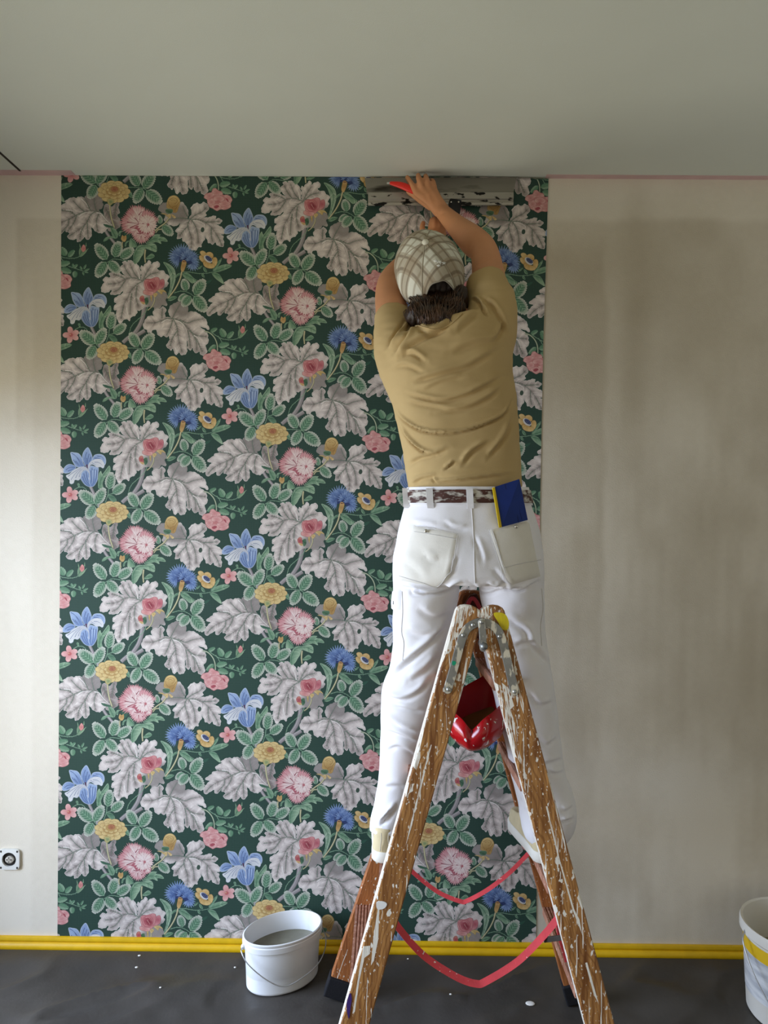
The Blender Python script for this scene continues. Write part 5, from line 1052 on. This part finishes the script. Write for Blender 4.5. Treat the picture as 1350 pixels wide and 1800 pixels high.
# --- shoes
MSHOE = mat('beige_suede', (204, 188, 150), rough=.85, var=.10, scale=30, bump=.3, bscale=160); MSOLE = mat('white_sole', (228, 224, 212), rough=.55, var=.04); MSOLD = mat('outsole', (196, 188, 168), rough=.7)
def shoe(hx, hy, hz, yaw_deg, label):
    a = math.radians(yaw_deg); d = np.array([math.sin(a), math.cos(a), 0]); r = np.array([math.cos(a), -math.sin(a), 0]); o = np.array([hx, hy, hz])
    N = 40
    def outline(g=0.0):
        q = []
        for k_ in range(N):
            t = 2*math.pi*k_/N; y = .140-.140*math.cos(t); w = np.interp(y, [0, .03, .09, .15, .21, .26, .28], [.012, .032, .034, .040, .047, .034, .010])*1.0
            q.append((math.sin(t), y, w))
        return q
    def loop(z, g, lift=0):
        L_ = []
        for k_ in range(N):
            t = 2*math.pi*k_/N; yc = (.140-(.140+g)*math.cos(t))*.93; yy_ = .140-.140*math.cos(t); w = np.interp(yy_, [0, .05, .09, .15, .21, .25, .28], [.035, .033, .034, .040, .046, .043, .036])*math.sqrt(max(0, 1-(1-min(yy_/.034, 1))**2))*math.sqrt(max(0, 1-(1-min((.28-yy_)/.06, 1))**2))+g*abs(math.sin(t))
            L_.append(o+d*yc+r*w*(1 if math.sin(t) >= 0 else -1)+np.array([0, 0, z]))
        return np.array(L_)
    sl = [loop(0, .001), loop(.004, .005), loop(.026, .005), loop(.029, .002)]
    V = np.concatenate(sl); F = [(r_*N+k_, r_*N+(k_+1) % N, (r_+1)*N+(k_+1) % N, (r_+1)*N+k_) for r_ in range(3) for k_ in range(N)]+[tuple(range(N))[::-1], tuple(range(3*N, 4*N))]
    up = [loop(.028, .001)]
    c0 = o+d*.07
    for z, toe, g in ((.042, .275, .0), (.054, .25, -.003), (.066, .20, -.005), (.078, .15, -.007), (.088, .12, -.008)):
        L_ = loop(z, g); 
        for v in L_:
            s = (v-o)@d
            if s > toe: v -= d*(s-toe)
            if s > .12: v[2] -= (s-.12)*.02
        up.append(L_)
    inn_ = up[-1].copy(); inn_[:, :2] = c0[:2]+(inn_[:, :2]-c0[:2])*.82; inn2 = inn_.copy(); inn2[:, 2] -= .04; up += [inn_, inn2]
    V2 = np.concatenate(up); n_ = len(up); F2 = [(r_*N+k_, r_*N+(k_+1) % N, (r_+1)*N+(k_+1) % N, (r_+1)*N+k_) for r_ in range(n_-1) for k_ in range(N)]+[tuple(range((n_-1)*N, n_*N))]
    u_ = obj('shoe', V2, F2, MSHOE, man, label=label); obj('sole', V, F, MSOLE, u_, auto=45)
    q = [o+d*(-.001)+r*s*.012+np.array([0, -.0015, z]) for z, s in ((.034, -1), (.05, -.9), (.066, -.75), (.080, -.8))]
    obj('heel_seam', *tube(q, .0012, 6, 4), MSOLD, u_); q = [o+d*(-.001)+r*s*.012+np.array([0, -.0015, z]) for z, s in ((.034, 1), (.05, .9), (.066, .75), (.080, .8))]; obj('heel_seam', *tube(q, .0012, 6, 4), MSOLD, u_)
shoe(.292, -.512, .5495, 3, 'beige shoe with a white sole on the left tread'); shoe(.722, -.505, .5495, -7, 'beige shoe with a white sole on the right tread')
# --- hair
MHAIR = mat('dark_brown_hair', (44, 28, 18), rough=.45, var=.4, scale=30, stretch=(4, 4, .5), spec=.5, bump=.4, bscale=200)
hm = MB(); bk_ = -fD
hm.add(*ellipsoid(headC-nD*.014+bk_*.014, (.086, .098, .086), HR, 28, 18)); hm.add(*ellipsoid(P(766, 543, -.405), (.074, .046, .046), None, 28, 16)); hm.add(*ellipsoid(P(768, 561, -.470), (.056, .040, .033), None, 20, 12)); hm.add(*ellipsoid(P(728, 553, -.43), (.026, .036, .030), None, 20, 12)); hm.add(*ellipsoid(P(808, 526, -.40), (.024, .036, .040), None, 20, 12)); hm.add(*ellipsoid(P(797, 542, -.445), (.032, .034, .032), None, 20, 12))
HV, HN, HF = remesh(*hm.get(), .004, 8); 
gr = vnoise(HV*(9, 2, 1.2)+(0, 0, 0), 18, 4)-.5; HV = HV+HN*(gr*.010)[:, None]
hair = obj('hair', HV, HF, MHAIR, man); HC = Cast(HV, HF); R = random.Random(5); sm_ = MB()
for i in range(230):
    u = R.random(); x0 = 706+u*108; y0 = 505+R.uniform(-8, 22)+18*math.sin(u*math.pi); x2 = 768+(x0-768)*R.uniform(.35, .95)+R.uniform(-6, 6); y2 = y0+R.uniform(18, 52); ym = (y0+y2)/2
    yend = 555+22*math.sin(max(0, min(1, (x2-700)/110))*math.pi); y2 = min(y2, yend)
    pts = [HC(x0, y0, .002)]; 
    for t in (.33, .66, 1): pts.append(HC(x0+(x2-x0)*t+4*math.sin(t*3)*R.uniform(-1, 1), y0+(y2-y0)*t, .003+.002*R.random()))
    if R.random() < .35: pts.append(pts[-1]+np.array([R.uniform(-.008, .012), -.003, -.010-.008*R.random()]))
    sm_.add(*tube(pts, [.0013]*(len(pts)-1)+[.0004], 4, 3, caps=False))
hs_ = obj('hair_strands', *sm_.get(), mat('brown_hair_strands', (88, 60, 38), rough=.4, spec=.5, col2=(46, 30, 20), scale=50), hair); hs_['kind'] = 'stuff'
for p in ([(808, 478), (814, 481), (823, 483)], [(806, 482), (812, 484), (820, 486)]): obj('hair_lock', *tube([P(x, y, -.40) for x, y in p], [.002, .0012, .0004], 5, 3), MHAIR, hair)
# --- cap: crown of six panels, button, band, strap gap and brim
MCAP = mat('plaid_cotton', (214, 212, 196), rough=.9, bump=.25, bscale=500, spec=.15, var=.03)
def stripes(m, axis_vec, freq, lo, hi, col, soft=.04, phase=0., amt=.8):
    nt = m.node_tree; tc = nt.nodes.new('ShaderNodeTexCoord'); d = nt.nodes.new('ShaderNodeVectorMath'); d.operation = 'DOT_PRODUCT'; d.inputs[1].default_value = axis_vec
    nt.links.new(tc.outputs['Object'], d.inputs[0]); a = nt.nodes.new('ShaderNodeMath'); a.operation = 'MULTIPLY_ADD'; a.inputs[1].default_value = freq; a.inputs[2].default_value = phase+50
    nt.links.new(d.outputs['Value'], a.inputs[0]); f = nt.nodes.new('ShaderNodeMath'); f.operation = 'FRACT'; nt.links.new(a.outputs[0], f.inputs[0])
    s = nt.nodes.new('ShaderNodeMath'); s.operation = 'SUBTRACT'; s.inputs[1].default_value = (lo+hi)/2; nt.links.new(f.outputs[0], s.inputs[0])
    b = nt.nodes.new('ShaderNodeMath'); b.operation = 'ABSOLUTE'; nt.links.new(s.outputs[0], b.inputs[0])
    r = nt.nodes.new('ShaderNodeMapRange'); r.inputs[1].default_value = (hi-lo)/2+soft; r.inputs[2].default_value = (hi-lo)/2-soft*.2; r.inputs[4].default_value = amt; nt.links.new(b.outputs[0], r.inputs[0]); over(m, r.outputs[0], col)
c_, s_ = math.cos(math.radians(26)), math.sin(math.radians(26))
for ax, ph in (((c_, s_, 0), .1), ((-s_, c_, 0), .35)):
    stripes(MCAP, ax, 13, .0, .46, (158, 142, 118), .03, ph, .62); stripes(MCAP, ax, 13, .70, .75, (150, 136, 114), .03, ph, .6); stripes(MCAP, ax, 13, .06, .11, (104, 88, 70), .02, ph, .6); stripes(MCAP, ax, 13, .34, .39, (104, 88, 70), .02, ph, .6)
capC = headC+nD*.004+np.array([-.003, 0, -.010])
rc = (.0945, .122, .106)
V = []; nr_, ns_ = 20, 72
def capz(th):                                             # lowest polar angle of the crown edge, with the open arch at the back
    b = abs((th+math.pi/2+math.pi) % (2*math.pi)-math.pi)  # 0 at the back of the head
    return math.radians(131)-math.radians(74)*math.exp(-(b/.58)**4)+math.radians(12)*math.exp(-(((th-3.75)+math.pi)%(2*math.pi)-math.pi)**2/.16)
for i in range(nr_+1):
    for k_ in range(ns_):
        th = 2*math.pi*k_/ns_; ph = .02+(capz(th)-.02)*i/nr_
        pan = 1-.022*abs(math.cos(th*3))**14-.006*math.sin(th*7+ph*3); fl_ = 1+.02*math.sin(ph)
        V.append(capC+HR @ (np.array([rc[0]*math.sin(ph)*math.cos(th), rc[1]*math.sin(ph)*math.sin(th), rc[2]*math.cos(ph)])*pan*fl_))
V = np.array(V); V0 = V.copy(); m_ = len(V); inn_ = capC+(V-capC)*.975; VV = np.concatenate([V, inn_])
F = []
for i in range(nr_):
    for k_ in range(ns_): F.append((i*ns_+k_, (i+1)*ns_+k_, (i+1)*ns_+(k_+1) % ns_, i*ns_+(k_+1) % ns_)); F.append((m_+i*ns_+k_, m_+i*ns_+(k_+1) % ns_, m_+(i+1)*ns_+(k_+1) % ns_, m_+(i+1)*ns_+k_))
for k_ in range(ns_): F.append((nr_*ns_+k_, m_+nr_*ns_+k_, m_+nr_*ns_+(k_+1) % ns_, nr_*ns_+(k_+1) % ns_))
F.append(tuple(range(ns_))[::-1])
loc = (VV-capC) @ HR                                       # store the cap in its own axes so the plaid follows the crown
me = bpy.data.meshes.new('cap'); me.from_pydata(loc.tolist(), [], F); me.update(); me.polygons.foreach_set('use_smooth', [True]*len(me.polygons)); me.materials.append(MCAP)
cap = bpy.data.objects.new('cap', me); C.objects.link(cap); cap.parent = man
Mx = Matrix.Identity(4)
for i in range(3):
    for j in range(3): Mx[i][j] = HR[i, j]
    Mx[i][3] = capC[i]-OFF[man][i]
cap.matrix_local = Mx
def capchild(name, V, F, m, smooth_=True):
    l = (np.asarray(V)-capC) @ HR; me = bpy.data.meshes.new(name); me.from_pydata(l.tolist(), [], [tuple(f) for f in F]); me.update()
    if smooth_: me.polygons.foreach_set('use_smooth', [True]*len(me.polygons))
    me.materials.append(m); o = bpy.data.objects.new(name, me); C.objects.link(o); o.parent = cap; return o
capchild('cap_button', *ellipsoid(capC+nD*rc[2]*1.0, (.0095, .0095, .0070), HR, 16, 10), mat('button_cloth', (222, 218, 200), rough=.9))
MSEAM = mat('seam_cloth', (168, 158, 138), rough=.9)
for k_ in range(6):
    th = math.pi/6+math.pi/3*k_+math.pi/6; j = int(round(th/(2*math.pi)*ns_)) % ns_
    capchild('panel_seam', *tube([V0[i*ns_+j]+(V0[i*ns_+j]-capC)*.006 for i in range(1, nr_+1)], .0013, 6, 1), MSEAM)
edge = [V0[nr_*ns_+k_] for k_ in range(ns_)]; edge.append(edge[0]); capchild('edge_binding', *tube(edge, .0022, 6, 1, caps=False), mat('binding', (150, 142, 126), rough=.9))
# white thread emblem on the right rear panel: three small star-like tufts
em = MB()
for cx, cy, r in ((766, 458, 2.8), (774, 461, 3.6), (781, 464, 2.6), (772, 466, 2.4)):
    for a in range(5):
        t = 2*math.pi*a/5+cx; c0 = Cast(V0, [f for f in F[:0]]) if False else None
        d_ = Vector(ray(cx, cy)).normalized()
CAPC = Cast(V0, [(i*ns_+k_, (i+1)*ns_+k_, (i+1)*ns_+(k_+1) % ns_, i*ns_+(k_+1) % ns_) for i in range(nr_) for k_ in range(ns_)])
for cx, cy, r in ((766, 459, 4.2), (773, 461, 5.6), (780, 463, 4.4), (771, 467, 3.6)):
    for a in range(5):
        t = 2*math.pi*a/5+cx; em.add(*tube([CAPC(cx, cy, .0012), CAPC(cx+math.cos(t)*r*.6, cy+math.sin(t)*r*.4, .0016), CAPC(cx+math.cos(t)*r, cy+math.sin(t)*r*.65, .0006)], [.0016, .0012, .0005], 5, 2))
capchild('embroidery', *em.get(), mat('white_thread', (232, 232, 226), rough=.8))
V = []; nb = 24                                            # brim, on the far side
for lay in (0, -.003):
    for j in range(7):
        for i in range(nb+1):
            a = math.radians(25+130*i/nb); rr = 1+j/6*.62*math.sin(math.pi*i/nb)**.5; z = -.030-.012*(j/6)-.03*abs(math.cos(a))**2
            V.append(capC+HR @ np.array([rc[0]*.98*math.cos(a)*(1+(rr-1)*.35), rc[1]*.98*math.sin(a)*rr, z+lay]))
m_ = (nb+1)*7; F = [(j*(nb+1)+i, j*(nb+1)+i+1, (j+1)*(nb+1)+i+1, (j+1)*(nb+1)+i) for j in range(6) for i in range(nb)]; F += [tuple(m_+x for x in f[::-1]) for f in F]
F += [(6*(nb+1)+i, 6*(nb+1)+i+1, m_+6*(nb+1)+i+1, m_+6*(nb+1)+i) for i in range(nb)]
capchild('brim', V, F, MCAP)
# ---------------------------------------------------------------- tools in the hands
yb = -.022
MBL = mat('spatula_steel', (150, 146, 136), rough=.38, metal=.55, var=.2, scale=9, stretch=(.3, 1, 2)); MAL = mat('aluminium_rail', (178, 174, 164), rough=.4, metal=.5, var=.2, scale=14, stretch=(.4, 1, 2))
MGUNK = mat('dark_residue', (22, 22, 20), rough=.6); over(MAL, noise_mask(MAL, 38, .56, .60, (.6, 1, 1.6), 2.), (24, 24, 22)); over(MBL, noise_mask(MBL, 12, .56, .70, (.5, 1, 2), 7.), (60, 56, 48))
a, b, c_, d_ = P(645, 341, yb), P(903, 337, yb), P(641, 312.5, -.011), P(908, 311, -.011)
kn = thing('wide_spatula', 'long grey steel smoothing blade with a black handle pressed along the top of the wallpaper', 'tool', tuple((a+b)/2))
V, F = prism([a, b, b+(0, .0015, 0), a+(0, .0015, 0)], [c_, d_, d_+(0, .0015, 0), c_+(0, .0015, 0)]); obj('blade', V, F, MBL, kn, smooth_=False)
prf = [(0, 0), (-.006, 0), (-.007, .008), (-.004, .012), (-.004, .016), (-.008, .020), (-.008, .040), (-.004, .043), (0, .043)]
z0 = [P(647, 362, yb)+(0, 0, 0), P(902, 361.5, yb)]; V = [e+(0, y, z) for e in z0 for y, z in prf]; n = len(prf)
obj('back_rail', V, [(i, (i+1) % n, n+(i+1) % n, n+i) for i in range(n)]+[tuple(range(n))[::-1], tuple(range(n, 2*n))], MAL, kn, smooth_=False)
h0, h1 = P(801, 351, yb-.012), P(797, 377, yb-.009); V, F = beam(h0, h1, (1, 0, -.2), .040, .022, .006); obj('handle', V, F, mat('black_plastic', (24, 24, 26), rough=.45), kn, label='short black handle')
for x, y in ((793, 355), (806, 355)): obj('rivet', *ellipsoid(P(x, y, yb-.0235), (.003, .0015, .003), seg=10, rg=6), MMET, kn)
k0, k1, k2 = P(725, 334, -.062), P(706, 326, -.060), P(688, 322, -.058)
rk = thing('red_knife', 'red handled cutter knife held under the fingers of the raised right hand', 'knife', tuple(k1))
V, F = tube([P(735, 337, -.060), k0, k1, k2], [.0105, .0115, .0110, .0062], 16, 4, [.6]*4, up=(0, 1, 0)); obj('handle', V, F, mat('red_plastic', (226, 40, 26), rough=.35, spec=.5), rk)
V, F = beam(k2, P(680, 322, -.055), (0, 0, 1), .006, .0012, .0003); obj('knife_blade', V, F, mat('bright_steel', (220, 220, 220), rough=.2, metal=.9), rk, smooth_=False)
# pad in the back pocket
yq = -.575
corn = [(870, 857), (915, 843), (928, 914), (884, 926)]
ycs = [PC(872, 935, .010)[1], PC(926, 925, .010)[1]]
pd = thing('plastic_spreader', 'flat blue spreader with a yellow edge tucked in the right back pocket', 'tool', tuple(P(895, 890, -.55)))
yl, yr = PC(880, 925, .008)[1]-.004, PC(920, 920, .008)[1]-.004
yt = min(BC(880, 873, .007)[1], yl)-.008
pt = [P(863.5, 858, yt), P(913, 842, yt+.006), P(928, 914, yr), P(877, 928, yl)]
f = lambda u, v: (pt[0]*(1-u)+pt[1]*u)*(1-v)+(pt[3]*(1-u)+pt[2]*u)*v
th = np.array([0, .005, 0])
q = [f(.13, 0), f(1, 0), f(1, 1), f(.10, 1)]; V, F = prism(q, [x+th for x in q], .0008); bd = obj('blue_body', V, F, mat('blue_plastic', (16, 46, 120), rough=.5, var=.15, scale=20), pd, smooth_=False)
q = [f(.035, 0), f(.13, 0), f(.10, 1), f(.005, 1)]; V, F = prism([x-np.array([0, .002, 0]) for x in q], [x+th for x in q], .001); obj('yellow_edge', V, F, mat('yellow_edge', (206, 176, 20), rough=.45), pd, smooth_=False)
for u, v0, v1 in ((.48, .0, .62), (.66, .6, 1), (.78, .62, .95)):
    V, F = beam(f(u, v0+.01)-(0, .0004, 0), f(u+.02, v1)-(0, .0004, 0), (1, 0, 0), .0014, .0012, 0); obj('groove', V, F, mat('blue_dark', (8, 26, 74), rough=.6), bd, smooth_=False)
